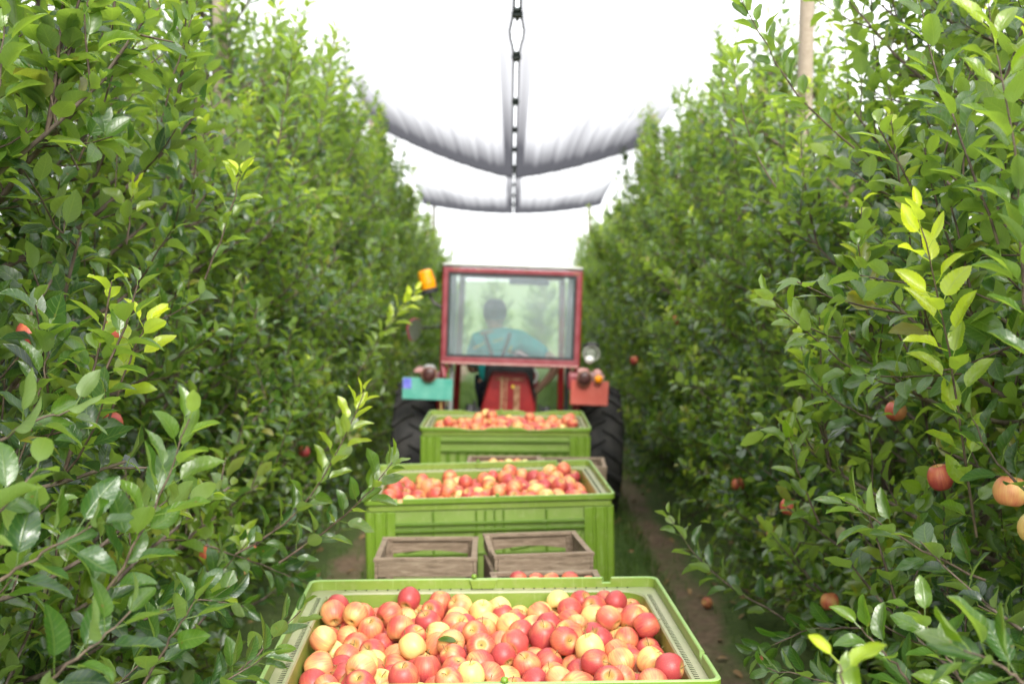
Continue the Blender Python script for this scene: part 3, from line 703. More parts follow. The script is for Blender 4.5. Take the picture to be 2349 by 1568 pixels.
# ------------------------------------------------------------------ grass and litter
rng = np.random.default_rng(4)
n = 42000
gx = np.where(rng.random(n) < .60, rng.uniform(-1.08, 1.08, n), rng.uniform(-3.2, 3.2, n)); gy = 2.5 + 20 * rng.random(n) ** 1.3
strip = (np.abs(np.abs(gx) - 1.18) < .09) & (rng.random(n) < .9); gx = gx[~strip]; gy = gy[~strip]; n = len(gx)
hh = rng.uniform(.04, .13, n); a = rng.uniform(0, 6.3, n); wd = .004; lx = rng.normal(0, .03, n); ly = rng.normal(0, .03, n)
b = np.stack([gx, gy, np.full(n, -.035)], 1); dx = np.stack([np.cos(a) * wd, np.sin(a) * wd, 0 * a], 1); m1 = b + np.stack([lx * .4, ly * .4, hh * .6], 1); tp = b + np.stack([lx, ly, hh], 1)
V = np.stack([b - dx, b + dx, m1 + dx * .8, m1 - dx * .8, tp + dx * .1, tp - dx * .1], 1).reshape(-1, 3)
f = (np.array([(0, 1, 2, 3), (3, 2, 4, 5)])[None] + (np.arange(n) * 6)[:, None, None]).reshape(-1, 4)
tag(np_mesh('grass', [(V, f, 0)], [M['grass']]), 'short green grass growing along the middle of the alley', 'grass', kind='stuff')
lv = Leaves(); n = 260
fx = np.where(rng.random(n) < .5, -1, 1) * rng.uniform(.9, 2.2, n); P = np.stack([fx, rng.uniform(3, 14, n), np.full(n, .005)], 1)
D = np.stack([rng.normal(0, 1, n), rng.normal(0, 1, n), rng.normal(0, .1, n)], 1); N = np.tile([0, 0, 1.], (n, 1)) + rng.normal(0, .3, (n, 3))
lv.add(P, D, N, .07, .035, .4, .8, .015, 0, .5); V, Fq, A = lv.arrays()
tag(np_mesh('leaf_litter', [(V, Fq, 0)], [M['fallen']], A), 'brown fallen leaves scattered on the bare soil strips', 'leaf litter', kind='stuff')


# ------------------------------------------------------------------ apples
APR = .037
def apple_mesh(seed):
    r_ = random.Random(seed)
    prof = [(.015, .60), (.06, .61), (.12, .66), (.20, .76), (.31, .845), (.45, .875), (.62, .81), (.80, .63), (.94, .35), (1.0, .04), (.975, -.26), (.87, -.54), (.70, -.76), (.52, -.875), (.37, -.90), (.25, -.86), (.15, -.77), (.07, -.70), (.02, -.69)]
    n = 30; mb = MB(); tall = r_.uniform(.95, 1.06); sk = r_.uniform(-.09, .09); sk2 = r_.uniform(-.06, .06); ph = r_.uniform(0, 6)
    vs = []
    for r, z in prof:
        for j in range(n):
            a = 2 * math.pi * j / n
            q = 1 + .035 * math.cos(5 * a + ph) * max(0, -z * .9 + .1) + .022 * math.cos(2 * a + ph) + (.02 * math.cos(5*a+ph) if z > .7 else 0)
            zz = z * tall + sk * r * math.cos(a) * .5 + sk2 * r * math.sin(a) * .5
            vs.append((r * q * math.cos(a) * APR, r * q * math.sin(a) * APR, zz * APR))
    k = len(prof); fs = [(i*n+j, (i+1)*n+j, (i+1)*n+(j+1) % n, i*n+(j+1) % n) for i in range(k-1) for j in range(n)] + [tuple(range(n)), tuple((k-1)*n+j for j in range(n))[::-1]]
    return vs, fs
AP_PROTO = {}
for mi in range(4):
    for s in range(3):
        vs, fs = apple_mesh(mi * 7 + s); me = bpy.data.meshes.new('apple'); me.from_pydata(vs, [], fs); me.materials.append(M['apple'][mi])
        me.polygons.foreach_set('use_smooth', [True] * len(me.polygons)); AP_PROTO[(mi, s)] = me
STEMS = []
for s in range(3):
    mb = MB(); q = random.Random(s); a = q.uniform(0, 6.28); b = q.uniform(.004, .010); L = [.017, .023, .012][s]
    mb.tube([(0, 0, .020), (0, 0, .026), (b * .3 * math.cos(a), b * .3 * math.sin(a), .026 + L * .5), (b * math.cos(a), b * math.sin(a), .026 + L)], [.0011, .0009, .0009, .0016], 6)
    o = mb.build('stem', M['stem'], smooth=True); STEMS.append(o.data); bpy.data.objects.remove(o)
mb = MB()
for j in range(5):
    a = j * 1.257; mb.bar((0, 0, -.0262), (.0036 * math.cos(a), .0036 * math.sin(a), -.0285), .0016, .0008)
mb.lathe([(.0022, -.0268), (.0020, -.0252)], 8)
o = mb.build('calyx', M['stem']); CALYX = o.data; bpy.data.objects.remove(o)
ra = random.Random(77)
def put_apple(p, r, mi, label, group, rot=None, parts=True):
    o = bpy.data.objects.new('apple', AP_PROTO[(mi, ra.randrange(3))]); col.objects.link(o)
    o.location = p; o.scale = (r / APR,) * 3
    if rot is None:
        # lying any way round, but seldom with the stalk straight down
        v = Vector((ra.gauss(0, 1), ra.gauss(-.25, 1), ra.gauss(.35, 1))).normalized()
        rot = (v.to_track_quat('Z', 'Y') @ Euler((0, 0, ra.uniform(0, 6.28))).to_quaternion()).to_euler()
    o.rotation_euler = rot
    tag(o, label, 'apple', group)
    if parts:
        for nm, me in (('stem', STEMS[ra.randrange(3)]), ('calyx', CALYX)):
            c = bpy.data.objects.new(nm, me); col.objects.link(c); c.parent = o
    return o
def pick():
    q = ra.random(); return 0 if q < .34 else 1 if q < .67 else 2 if q < .90 else 3
NTH = ['first', 'second', 'third', 'fourth', 'fifth', 'sixth', 'seventh', 'eighth', 'ninth', 'tenth', 'eleventh', 'twelfth', 'thirteenth', 'fourteenth', 'fifteenth', 'sixteenth', 'seventeenth', 'eighteenth', 'nineteenth', 'twentieth']
BURIED = []

# ------------------------------------------------------------------ harvest bins
BW, BL, BH = .60, .50, .76
def rrect(hx, hy, r, n=5):
    pts = []
    for cx, cy, a0 in ((hx - r, hy - r, 0), (-(hx - r), hy - r, 90), (-(hx - r), -(hy - r), 180), (hx - r, -(hy - r), 270)):
        for i in range(n + 1):
            a = R(a0 + 90 * i / n); pts.append((cx + r * math.cos(a), cy + r * math.sin(a)))
    return pts
def slotted(mb, x0, x1, z0, z1, y0, y1, slots, M4):
    xs = sorted({x0, x1} | {q for s in slots for q in s[:2]}); zs = sorted({z0, z1} | {q for s in slots for q in s[2:]})
    hole = lambda i, j: any(s[0] < (xs[i]+xs[i+1])/2 < s[1] and s[2] < (zs[j]+zs[j+1])/2 < s[3] for s in slots)
    solid = {(i, j) for i in range(len(xs)-1) for j in range(len(zs)-1) if not hole(i, j)}
    vid = {}; vs = []; fs = []
    def v(i, j, k):
        if (i, j, k) not in vid: vid[(i, j, k)] = len(vs); vs.append(M4 @ Vector((xs[i], (y0, y1)[k], zs[j])))
        return vid[(i, j, k)]
    for i, j in solid:
        fs.append((v(i, j, 0), v(i+1, j, 0), v(i+1, j+1, 0), v(i, j+1, 0))); fs.append((v(i, j, 1), v(i, j+1, 1), v(i+1, j+1, 1), v(i+1, j, 1)))
        if (i-1, j) not in solid: fs.append((v(i, j, 0), v(i, j+1, 0), v(i, j+1, 1), v(i, j, 1)))
        if (i+1, j) not in solid: fs.append((v(i+1, j, 0), v(i+1, j, 1), v(i+1, j+1, 1), v(i+1, j+1, 0)))
        if (i, j-1) not in solid: fs.append((v(i, j, 0), v(i, j, 1), v(i+1, j, 1), v(i+1, j, 0)))
        if (i, j+1) not in solid: fs.append((v(i, j+1, 0), v(i+1, j+1, 0), v(i+1, j+1, 1), v(i, j+1, 1)))
    mb.add(vs, fs)
def slit_boxes(mb):
    """drain slits on the ledge and vents high in the inner walls"""
    mb.cur = 2
    for s in (-1, 1):
        k = -.40
        while k < .40: mb.box(*sorted((s * (BW - .050), s * (BW - .036))), k, k + .0022, .7205, .7242); k += .0135
    for s in (-1, 1):
        k = -.48
        while k < .5:
            mb.box(k, k + .0055, *sorted((s * (BL - .0185), s * (BL - .0155))), .7242, .7272); k += .036
        for x in (-.36, -.32, -.15, -.105, -.06, -.015, .03, .075, .12):
            mb.box(x, x + .006, *sorted((s * (BL - .0385), s * (BL - .0425))), .655, .669)
def make_bin(name, label, loc, rot, dips=False, notch=True):
    root = empty(name, loc, rot); tag(root, label, 'bin', 'green plastic harvest bins full of apples')
    # four walls: ribs and slots outside
    for q, (half, dist) in enumerate(((BW, BL), (BL, BW), (BW, BL), (BL, BW))):
        M4 = Matrix.Rotation(R(90 * q), 4, 'Z'); mb = MB(); e = half - .145; y0 = -(dist - .022); y1 = -(dist - .0325)
        slots = []
        n = int(2 * e / .034)
        if dips:
            for zz in ((.10, .17), (.21, .28), (.32, .39)):
                slots += [(-e + .03 + k * .034, -e + .045 + k * .034, *zz) for k in range(n - 1)]
        else:
            for a, b in ((-e + .07, -.10), (.10, e - .07)):
                m = int((b - a) / .034)
                for zz in ((.10, .20), (.24, .34), (.38, .47)): slots += [(a + k * .034, a + .013 + k * .034, *zz) for k in range(m)]
        slotted(mb, -e, e, .07, .698, y0, y1, slots, M4)
        wall = mb.build('wall', M['bin_panel'], root)
        rb = MB()
        def rib(x0, x1, z0, z1, dp): rb.box(x0, x1, y0 - dp, y0 + .003, z0, z1, M4)
        if dips:
            for zz in (.655, .585, .485, .425): rib(-e + .002, e - .002, zz, zz + .014, .019)
            k = int(2 * e / .068)
            for j in range(k): x = -e + .04 + j * .068; rib(x, x + .030, .502, .582, .006)
        else:
            for zz in (.628, .596, .215, .072): rib(-e + .002, e - .002, zz, zz + .012, .019)
            for x in (-.27, -.065, -.022, .022, .065, .27):
                if abs(x) < e: rib(x * min(1, e / .4) - .0045, x * min(1, e / .4) + .0045, .09, .692, .012)
            for sx in (-1, 1):      # diagonal braces
                for (xa, za, xb, zb) in ((e - .01, .59, e - .05, .50), (e - .05, .50, .27, .53), (.26, .53, .10, .50), (.10, .50, .07, .59)):
                    a = M4 @ Vector((sx * xa, y0 - .002, za)); b = M4 @ Vector((sx * xb, y0 - .002, zb)); rb.bar(a, b, .012, .007)
            rib(-e + .002, e - .002, .48, .490, .0095)
        rb.build('rib', M['bin_rib_shadow'], wall, bevel=.0015)
    # fluted corner columns
    for sx, sy in ((1, 1), (-1, 1), (-1, -1), (1, -1)):
        X0, X1 = BW - .150, BW - .006; Y0, Y1 = BL - .150, BL - .006; pl = []
        def flute(a0, a1):
            w_ = (a1 - a0); return [(a0, 0), (a0 + .28*w_, 0), (a0 + .31*w_, .009), (a0 + .37*w_, .009), (a0 + .40*w_, 0), (a0 + .66*w_, 0), (a0 + .69*w_, .009), (a0 + .75*w_, .009), (a0 + .78*w_, 0)]
        pl += [(x, Y1 - d) for x, d in flute(X0, X1)]
        pl += [(X1 - .012, Y1), (X1 - .004, Y1 - .004), (X1, Y1 - .012)]
        pl += [(X1 - d, y) for y, d in reversed(flute(Y0, Y1))]
        pl += [(X1 - .052, Y0), (X1 - .052, Y1 - .060), (X1 - .060, Y1 - .052), (X0, Y1 - .052)]
        pl = [(sx * a, sy * b) for a, b in pl]
        mb = MB(); mb.prism(pl, .0, .697); mb.build('corner_column', M['bin'], root, bevel=.002)
    # floor and runners
    mb = MB(); mb.box(-.53, .53, -.43, .43, .075, .10); mb.build('bin_floor', M['bin_in'], root)
    for x in (-.40, 0, .40):
        mb = MB(); mb.box(x - .05, x + .05, -.44, .44, .0, .07); mb.build('runner', M['bin'], root, bevel=.004)
    # inner liner with its ledge
    loops = [(.0132, .725, .02), (.058, .722, .085), (.062, .716, .085), (.067, .60, .08), (.072, .45, .08), (.0735, .11, .08), (.0595, .11, .07), (.0595, .700, .07), (.0132, .701, .02)]
    vs = []; 
    for ins, z, r in loops: vs += [(x, y, z) for x, y in rrect(BW - ins, BL - (ins if ins < .02 else ins - .024), r, 6)]
    n = 28; L = len(loops); mb = MB()
    fs = [(i*n+j, i*n+(j+1) % n, ((i+1) % L)*n+(j+1) % n, ((i+1) % L)*n+j) for i in range(L) for j in range(n)]
    for k in range(L):
        mb.cur = 1 if k in (0, 1) else 0; b = len(mb.v) if k == 0 else b0
        if k == 0: b0 = len(mb.v); mb.v += [Vector(v) for v in vs]
        mb.f += [tuple(b0 + i for i in f) for f in fs[k*n:(k+1)*n]]; mb.m += [mb.cur] * n
    slit_boxes(mb)
    liner = mb.build('liner', [M['bin_in'], M['ledge'], M['slit']], root, smooth='fine')
    # raised lip with its notches or dips
    pts = []
    base = rrect(BW, BL, .03, 5); nn = len(base)
    def notchz(x, y):
        z = BH
        if dips:
            for c in (-.22, .22):
                for (u, on) in ((x, abs(abs(y) - BL) < .02),):
                    if on and abs(u - c) < .10: z = BH - .016 * min(1, (.10 - abs(u - c)) / .02)
        return z
    for i in range(nn):
        a = base[i]; b = base[(i+1) % nn]; d = math.hypot(b[0]-a[0], b[1]-a[1]); pts.append((*a, None))
        if d > .3:
            st = []
            m = int(d / .05)
            for k in range(1, m): st.append(k / m)
            extra = []
            ex = lambda c: [(c - .016, 1), (c - .0155, 0), (c + .0155, 0), (c + .016, 1)]
            alongx = abs(b[0] - a[0]) > .3
            if notch:
                for c in ((.43,) if (alongx and a[1] > 0) else (-.43,) if alongx else (.30,) if a[0] < 0 else (-.29,)):
                    for u, top in ex(c):
                        t = ((u - a[0]) / (b[0] - a[0])) if alongx else ((u - a[1]) / (b[1] - a[1])); extra.append((t, BH - .0002 if top else BH - .018))
            lo, hi = (min(t for t, _ in extra), max(t for t, _ in extra)) if extra else (2, 2)
            allp = [(t, None) for t in st if not (lo <= t <= hi)] + extra
            for t, z in sorted(allp): pts.append((a[0] + (b[0]-a[0]) * t, a[1] + (b[1]-a[1]) * t, z))
    def inset(x, y, ins):
        return (x * (BW - ins) / BW, y * (BL - ins) / BL)
    m = len(pts); vs = []
    for ins, dz in ((0, 'b'), (0, -.003), (.003, 0), (.0095, 0), (.0125, -.003), (.0128, 'b2')):
        for x, y, z in pts:
            zt = z if z is not None else notchz(x, y); xx, yy = inset(x, y, ins)
            vs.append((xx, yy, .734 if dz == 'b' else .7255 if dz == 'b2' else zt + dz))
    L = 6; fs = [(i*m+j, i*m+(j+1) % m, ((i+1) % L)*m+(j+1) % m, ((i+1) % L)*m+j) for i in range(L) for j in range(m)]
    mb = MB(); mb.v = [Vector(v) for v in vs]; mb.f = fs; mb.m = [(1, 0, 0, 0, 2, 1)[k // m] for k in range(len(fs))]
    mb.build('rim', [M['bin_rim_glare'], M['bin'], M['bin_in']], root, smooth='fine')
    # latch pocket and pin in the middle of the long sides
    for s in (-1, 1):
        mb = MB(); Ms = Matrix.Identity(4) if s > 0 else Matrix.Rotation(math.pi, 4, 'Z')
        mb.prism([(-.042, .7265), (.032, .7265), (.046, .7585), (-.052, .7585)], BL - .022, BL - .0135, 'y', Ms)
        mb.build('latch_pocket', M['bin_in'], root, bevel=.002)
        mb = MB(); mb.lathe([(.0075, 0), (.0100, .003), (.0105, .007), (.0085, .012), (.004, .0145)], 14, Ms @ Matrix.Translation((-.036, BL - .0065, BH + .0003)))
        mb.build('pin', M['bin'], root, smooth=True)
    return root
BINS = {}
bin_pose = dict(a=((-.075, 3.258, .31), (0, 0, .040)), b=((-.117, 5.68, .31), (0, R(-1.0), .050)), c=((-.05, 8.12, .31), (0, R(.3), 0)))
BINS['a'] = make_bin('harvest_bin', 'bright green plastic bin nearest the camera, heaped with apples, pale worn rim', *bin_pose['a'])
BINS['b'] = make_bin('harvest_bin', 'middle green plastic bin with ribbed front, behind the wooden crates', *bin_pose['b'])
BINS['c'] = make_bin('harvest_bin', 'farthest green plastic bin with dipped rim, just behind the red tractor', *bin_pose['c'], dips=True, notch=False)
AP = {
 'a': ([[-419,-328,-99,42],[486,105,-102,38],[415,-252,-105,41],[-152,405,-61,39],[217,297,-96,35],[147,133,-59,37],[-150,58,-52,37],[-495,-45,-102,37],[248,405,-59,39],[433,-402,-46,42],[185,-189,-99,40],[-91,-273,-47,39],[-362,155,-66,40],[134,29,-112,35],[-8,157,-74,40],[350,245,-67,41],[-399,302,-66,37],[-91,283,-79,41],[57,-368,-100,41],[72,153,-61,41],[431,61,-76,36],[252,-98,-110,41],[-496,283,-114,36],[362,326,-59,41],[-491,254,-43,41],[167,-3,-41,42],[365,-298,-66,37],[-130,-85,-105,37],[-347,-349,-59,42],[309,-318,-107,36],[0,-278,-66,42],[186,367,-89,41],[248,16,-44,42],[-353,-259,-43,41],[-200,-51,-108,37],[405,408,-62,36],[-414,205,-34,40],[426,-76,-102,38],[280,329,-67,41],[-173,300,-57,38],[-493,-199,-105,39],[297,-119,-43,42],[-309,175,-115,36],[-83,365,-61,41],[-383,-220,-106,40],[-213,406,-107,38],[139,-43,-102,38],[272,251,-78,38],[132,-337,-102,39],[263,-177,-94,40],[-64,209,-74,37],[118,-407,-73,37],[-97,128,-49,42],[90,-105,-104,41],[-274,-336,-95,41],[104,60,-52,39],[117,402,-114,42],[495,407,-92,37],[175,-110,-86,41],[-267,102,-46,41],[-449,-257,-97,36],[491,-335,-26,41],[436,345,-44,36],[375,-107,-58,37],[-272,-2,-103,41],[-337,-121,-99,39],[-419,1,-98,37],[-471,54,-105,38],[-400,91,-98,42],[-19,-116,-37,42],[-256,406,-45,38],[-51,-339,-39,39],[427,-3,-108,35],[-24,-197,-59,42],[228,-72,-35,42],[70,-292,-99,37],[322,393,-56,37],[111,-174,-73,40],[422,-161,-91,41],[-273,-156,-106,35],[45,86,-95,39],[-148,-28,-59,39],[-346,29,-96,40],[425,210,-82,41],[-223,287,-110,37],[-323,101,-99,36],[-435,244,-99,39],[190,-338,-54,36],[345,23,-67,39],[101,224,-63,36],[-496,-310,-108,36],[-77,46,-51,37],[-313,409,-90,35],[-428,-72,-105,36],[47,-217,-99,42],[-230,-361,-31,41],[9,248,-87,41],[44,-161,-45,35],[-411,-145,-106,39],[495,-47,-99,37],[81,-45,-49,40],[-346,-179,-56,35],[440,285,-84,36],[289,176,-72,38],[-313,295,-63,41],[490,-286,-93,42],[-223,37,-54,38],[-138,-155,-107,36],[-109,-387,-34,36],[-147,-271,-100,36],[462,147,-40,41],[191,74,-36,40],[60,303,-73,35],[331,103,-78,42],[-183,147,-44,40],[374,-220,-46,38],[-359,355,-96,36],[455,-239,-39,37],[-270,-81,-103,39],[-205,-126,-103,39],[494,241,-61,38],[-487,-121,-88,42],[-221,-81,-42,38],[-497,204,-108,35],[-357,288,-127,38],[321,-363,-48,40],[260,-257,-105,42],[-107,-89,-32,40],[132,-248,-93,40],[-101,-163,-46,36],[415,128,-100,37],[2,-407,-63,37],[48,378,-75,41],[-175,-208,-66,41],[-56,-63,-90,41],[-335,-45,-101,36],[-13,327,-71,40],[170,204,-42,39],[300,-224,-46,37],[385,140,-33,37],[212,-31,-102,39],[-304,-225,-99,41],[292,-29,-98,41],[492,-375,-96,40],[-433,163,-95,38],[493,28,-103,39],[-177,20,-112,38],[422,-335,-105,42],[-492,7,-47,40],[-491,349,-52,41],[231,-403,-49,41],[-265,349,-97,40],[495,333,-84,37],[-36,-14,-30,39],[494,68,-36,38],[-191,-336,-100,42],[-140,406,-136,38]],
   [[-229,-213,-124,39],[286,209,-146,42],[-177,343,-117,37],[78,255,-126,38],[40,322,-144,41],[-36,293,-139,41],[495,179,-102,37],[-111,-335,-89,39],[-154,275,-122,36],[-69,151,-117,35],[-270,231,-88,39],[-445,336,-116,39],[27,-58,-105,39],[-92,-216,-101,41],[-237,151,-101,39],[491,-204,-99,41],[493,-124,-93,39],[182,-406,-112,38],[288,132,-136,35],[123,319,-115,42],[368,-404,-96,40],[361,409,-116,35],[-197,218,-108,37],[431,404,-133,40],[250,110,-76,40],[-61,-285,-116,37],[-33,86,-101,41],[-179,101,-107,39],[290,408,-120,36],[191,-292,-109,36],[-232,-270,-72,40],[-59,-140,-102,38],[376,58,-131,41],[127,178,-115,38],[-363,226,-89,36],[-349,-290,-116,40],[-492,404,-111,40],[-18,8,-104,41],[-97,3,-110,40],[360,174,-92,35],[-24,402,-105,42],[287,-404,-107,40],[187,116,-118,36],[-231,-406,-96,38],[224,408,-145,36],[-307,-406,-98,38],[-16,-344,-105,37],[343,-167,-93,40],[420,256,-149,37],[328,-95,-112,36],[220,200,-100,38],[237,-348,-114,36],[-393,-404,-98,40],[17,-133,-108,38],[365,-35,-109,35],[403,332,-132,41],[-67,-402,-98,42],[63,12,-103,39],[-415,405,-95,39],[-148,-406,-94,38],[159,247,-106,39],[-248,71,-114,35],[-109,79,-107,35],[282,285,-141,35],[260,349,-137,36],[337,-242,-106,37],[328,346,-125,36],[-496,124,-102,36],[42,186,-128,39],[116,99,-117,37],[-139,170,-104,39],[283,49,-108,38],[207,46,-107,39],[497,275,-126,35],[-473,-391,-95,41],[-30,206,-139,36],[350,278,-137,37],[-104,340,-132,38],[-99,227,-137,38]]),
 'b': ([[-52,293,-121,42],[378,9,-54,42],[-359,-54,-84,40],[361,-63,-97,42],[41,409,-70,35],[-42,159,-116,37],[-391,-337,-56,38],[-97,-145,-65,38],[-56,-221,-66,40],[-328,-408,-49,36],[16,184,-77,38],[-469,-81,-67,35],[135,-56,-55,42],[-496,227,-70,36],[496,99,-108,36],[-481,89,-66,41],[243,-107,-55,42],[437,137,-85,38],[-154,199,-113,39],[-311,138,-67,40],[359,352,-40,40],[223,62,-91,42],[-153,333,-91,41],[-75,-402,-57,42],[-264,-41,-75,40],[-202,-119,-47,39],[-14,26,-119,39],[208,-288,-64,39],[19,274,-78,37],[103,327,-64,39],[-449,293,-76,40],[308,222,-51,39],[493,405,-83,39],[-6,348,-76,42],[190,281,-91,37],[437,50,-90,38],[388,269,-63,40],[436,377,-36,41],[-493,-247,-37,39],[-139,64,-113,38],[-348,366,-71,35],[-436,146,-107,42],[-279,314,-95,39],[361,166,-67,40],[-423,219,-78,37],[-197,254,-80,38],[-425,-12,-103,42],[123,250,-68,41],[-240,-165,-101,42],[304,70,-72,42],[136,404,-42,40],[148,43,-62,41],[287,-275,-57,41],[-338,223,-87,37],[-161,-144,-111,41],[-197,402,-67,42],[433,-222,-71,39],[445,220,-86,40],[58,-70,-61,36],[158,-352,-72,37],[130,-272,-56,41],[495,-56,-112,37],[-111,269,-71,39],[30,-405,-54,39],[-431,-403,-63,41],[263,288,-61,42],[209,407,-66,37],[459,322,-90,39]],
   [[-314,-336,-71,41],[-292,-405,-115,39],[257,-79,-126,37],[497,-136,-113,35],[-228,197,-121,35],[-151,272,-133,35],[346,407,-91,37],[16,-327,-113,42],[-289,-106,-115,35],[-497,-409,-100,35],[140,-407,-117,37],[59,153,-137,42],[-179,-218,-120,37],[-67,79,-126,36],[169,352,-97,38],[286,-378,-108,41],[428,-24,-106,37],[-218,-89,-116,39],[-34,-49,-118,39],[-166,-17,-113,35],[131,188,-121,42],[496,171,-109,36],[70,242,-130,42],[-311,264,-143,38],[446,-352,-128,42],[379,215,-127,39],[424,273,-137,37],[266,-28,-70,40],[-415,344,-127,37],[-492,30,-120,40],[68,-387,-118,38],[206,403,-144,41],[-491,342,-125,41],[-286,64,-112,40],[-235,2,-140,42],[302,189,-125,42],[-377,406,-126,38],[310,341,-100,39],[384,330,-112,39],[100,-89,-125,42],[492,-289,-108,40],[-52,402,-120,42],[420,402,-115,42],[-296,-267,-112,41],[254,-308,-122,38],[118,-7,-120,41],[303,-198,-68,39],[256,252,-133,38],[-248,-343,-111,38],[-211,56,-82,42],[-369,-405,-112,39],[41,-28,-120,38],[-18,-403,-118,41],[389,-175,-114,38],[97,-245,-119,35],[-82,220,-120,37],[52,35,-83,35],[-355,35,-120,37],[1,101,-120,38],[-367,-302,-120,38],[197,-14,-108,40],[26,397,-140,39],[360,-405,-116,39],[-497,-44,-120,35],[432,-99,-104,39],[-423,68,-119,39],[140,-162,-108,42],[24,-247,-121,38],[-372,-231,-143,35],[-311,-21,-133,37],[137,77,-136,41],[334,-223,-131,36],[-347,106,-125,35],[60,66,-147,36],[184,-93,-109,40],[325,269,-112,39],[-495,-130,-113,37],[83,99,-86,37],[495,264,-123,37],[496,-214,-112,36],[-387,270,-125,42],[258,137,-81,38],[-215,-280,-120,35],[-434,-347,-123,42],[-293,402,-111,42],[323,4,-110,37],[403,-272,-119,36],[-315,172,-137,38],[-495,265,-133,37],[175,-236,-113,41],[-414,-176,-110,41],[101,391,-114,42],[254,-232,-116,38],[-57,-121,-123,37],[128,298,-131,38],[424,-409,-81,35],[494,-406,-97,38],[272,406,-105,38],[237,329,-131,41],[-426,-253,-104,35],[-221,355,-133,42],[-134,405,-119,39],[364,142,-140,36],[332,-299,-120,41],[377,93,-87,36],[-131,-406,-113,38],[-206,-405,-103,39],[58,-170,-113,41],[181,-312,-128,37],[-338,339,-144,42],[-357,-126,-110,36],[-78,-347,-118,41],[231,-155,-117,39],[206,205,-98,39],[-237,267,-139,36],[-89,7,-123,39],[383,-343,-82,37],[22,-101,-116,38],[53,324,-127,41],[-20,-187,-125,36],[-360,-243,-75,36],[-418,-91,-113,35],[-385,195,-135,36],[496,17,-119,36],[-257,132,-118,35],[-110,-198,-115,35],[-495,190,-133,37],[208,-379,-119,37],[315,-131,-112,42],[296,109,-143,39],[-111,-68,-106,41],[105,-319,-116,40],[-450,407,-137,37],[184,131,-98,39],[-317,-190,-111,39],[-492,-292,-101,40],[-490,-210,-109,42],[-120,-272,-98,42],[-183,127,-111,39],[-168,-337,-108,40],[-496,110,-138,36],[-44,-277,-118,37],[-8,230,-129,36],[-110,136,-123,35]]),
 'c': ([[-474,-338,-71,42],[-401,-231,-103,41],[165,-146,-67,40],[-491,-23,-73,41],[-209,-25,-30,42],[209,121,-77,40],[-493,151,-74,39],[59,179,-69,41],[251,263,-67,42],[473,-251,-92,40],[-155,-62,-78,39],[258,182,-72,40],[-111,-273,-71,41],[28,-98,-66,37],[-218,-340,-27,39],[-8,-404,-65,40],[-27,189,-69,36],[490,170,-24,42],[237,-404,-88,40],[334,-289,-88,39],[-204,123,-14,41],[-318,-394,-88,39],[491,-44,-29,41],[-327,-19,-32,36],[62,317,-67,40],[237,-178,-73,39],[-305,-264,-36,39],[-157,369,-14,39],[83,-404,-67,40],[490,-402,-91,42],[-386,-151,-94,41],[-369,-60,-85,42],[-267,26,-53,40],[17,403,-66,41],[292,-351,-80,38],[-102,-38,-24,40],[334,156,-70,41],[202,-334,-77,39],[-163,-362,-84,37],[361,-183,-85,42],[339,-408,-87,36],[419,38,-84,41],[10,113,-70,42],[-100,-405,-72,39],[161,-406,-78,38],[184,286,-27,39],[-26,-153,-67,40],[-98,-192,-68,42],[457,80,-24,42],[296,-131,-80,36],[309,18,-74,42],[88,-310,-17,38],[37,-340,-67,39],[-111,286,-12,41],[435,-134,-93,41],[415,280,-81,42],[125,-338,-78,39],[365,-102,-65,42],[399,-336,-82,41],[360,335,-54,40],[26,38,-58,36],[-173,-221,-78,39],[-27,336,-63,39],[-27,-297,-62,40],[-430,112,-44,42],[-268,-316,-82,39],[496,-180,-92,36],[139,158,-65,41],[-239,-402,-76,42]],
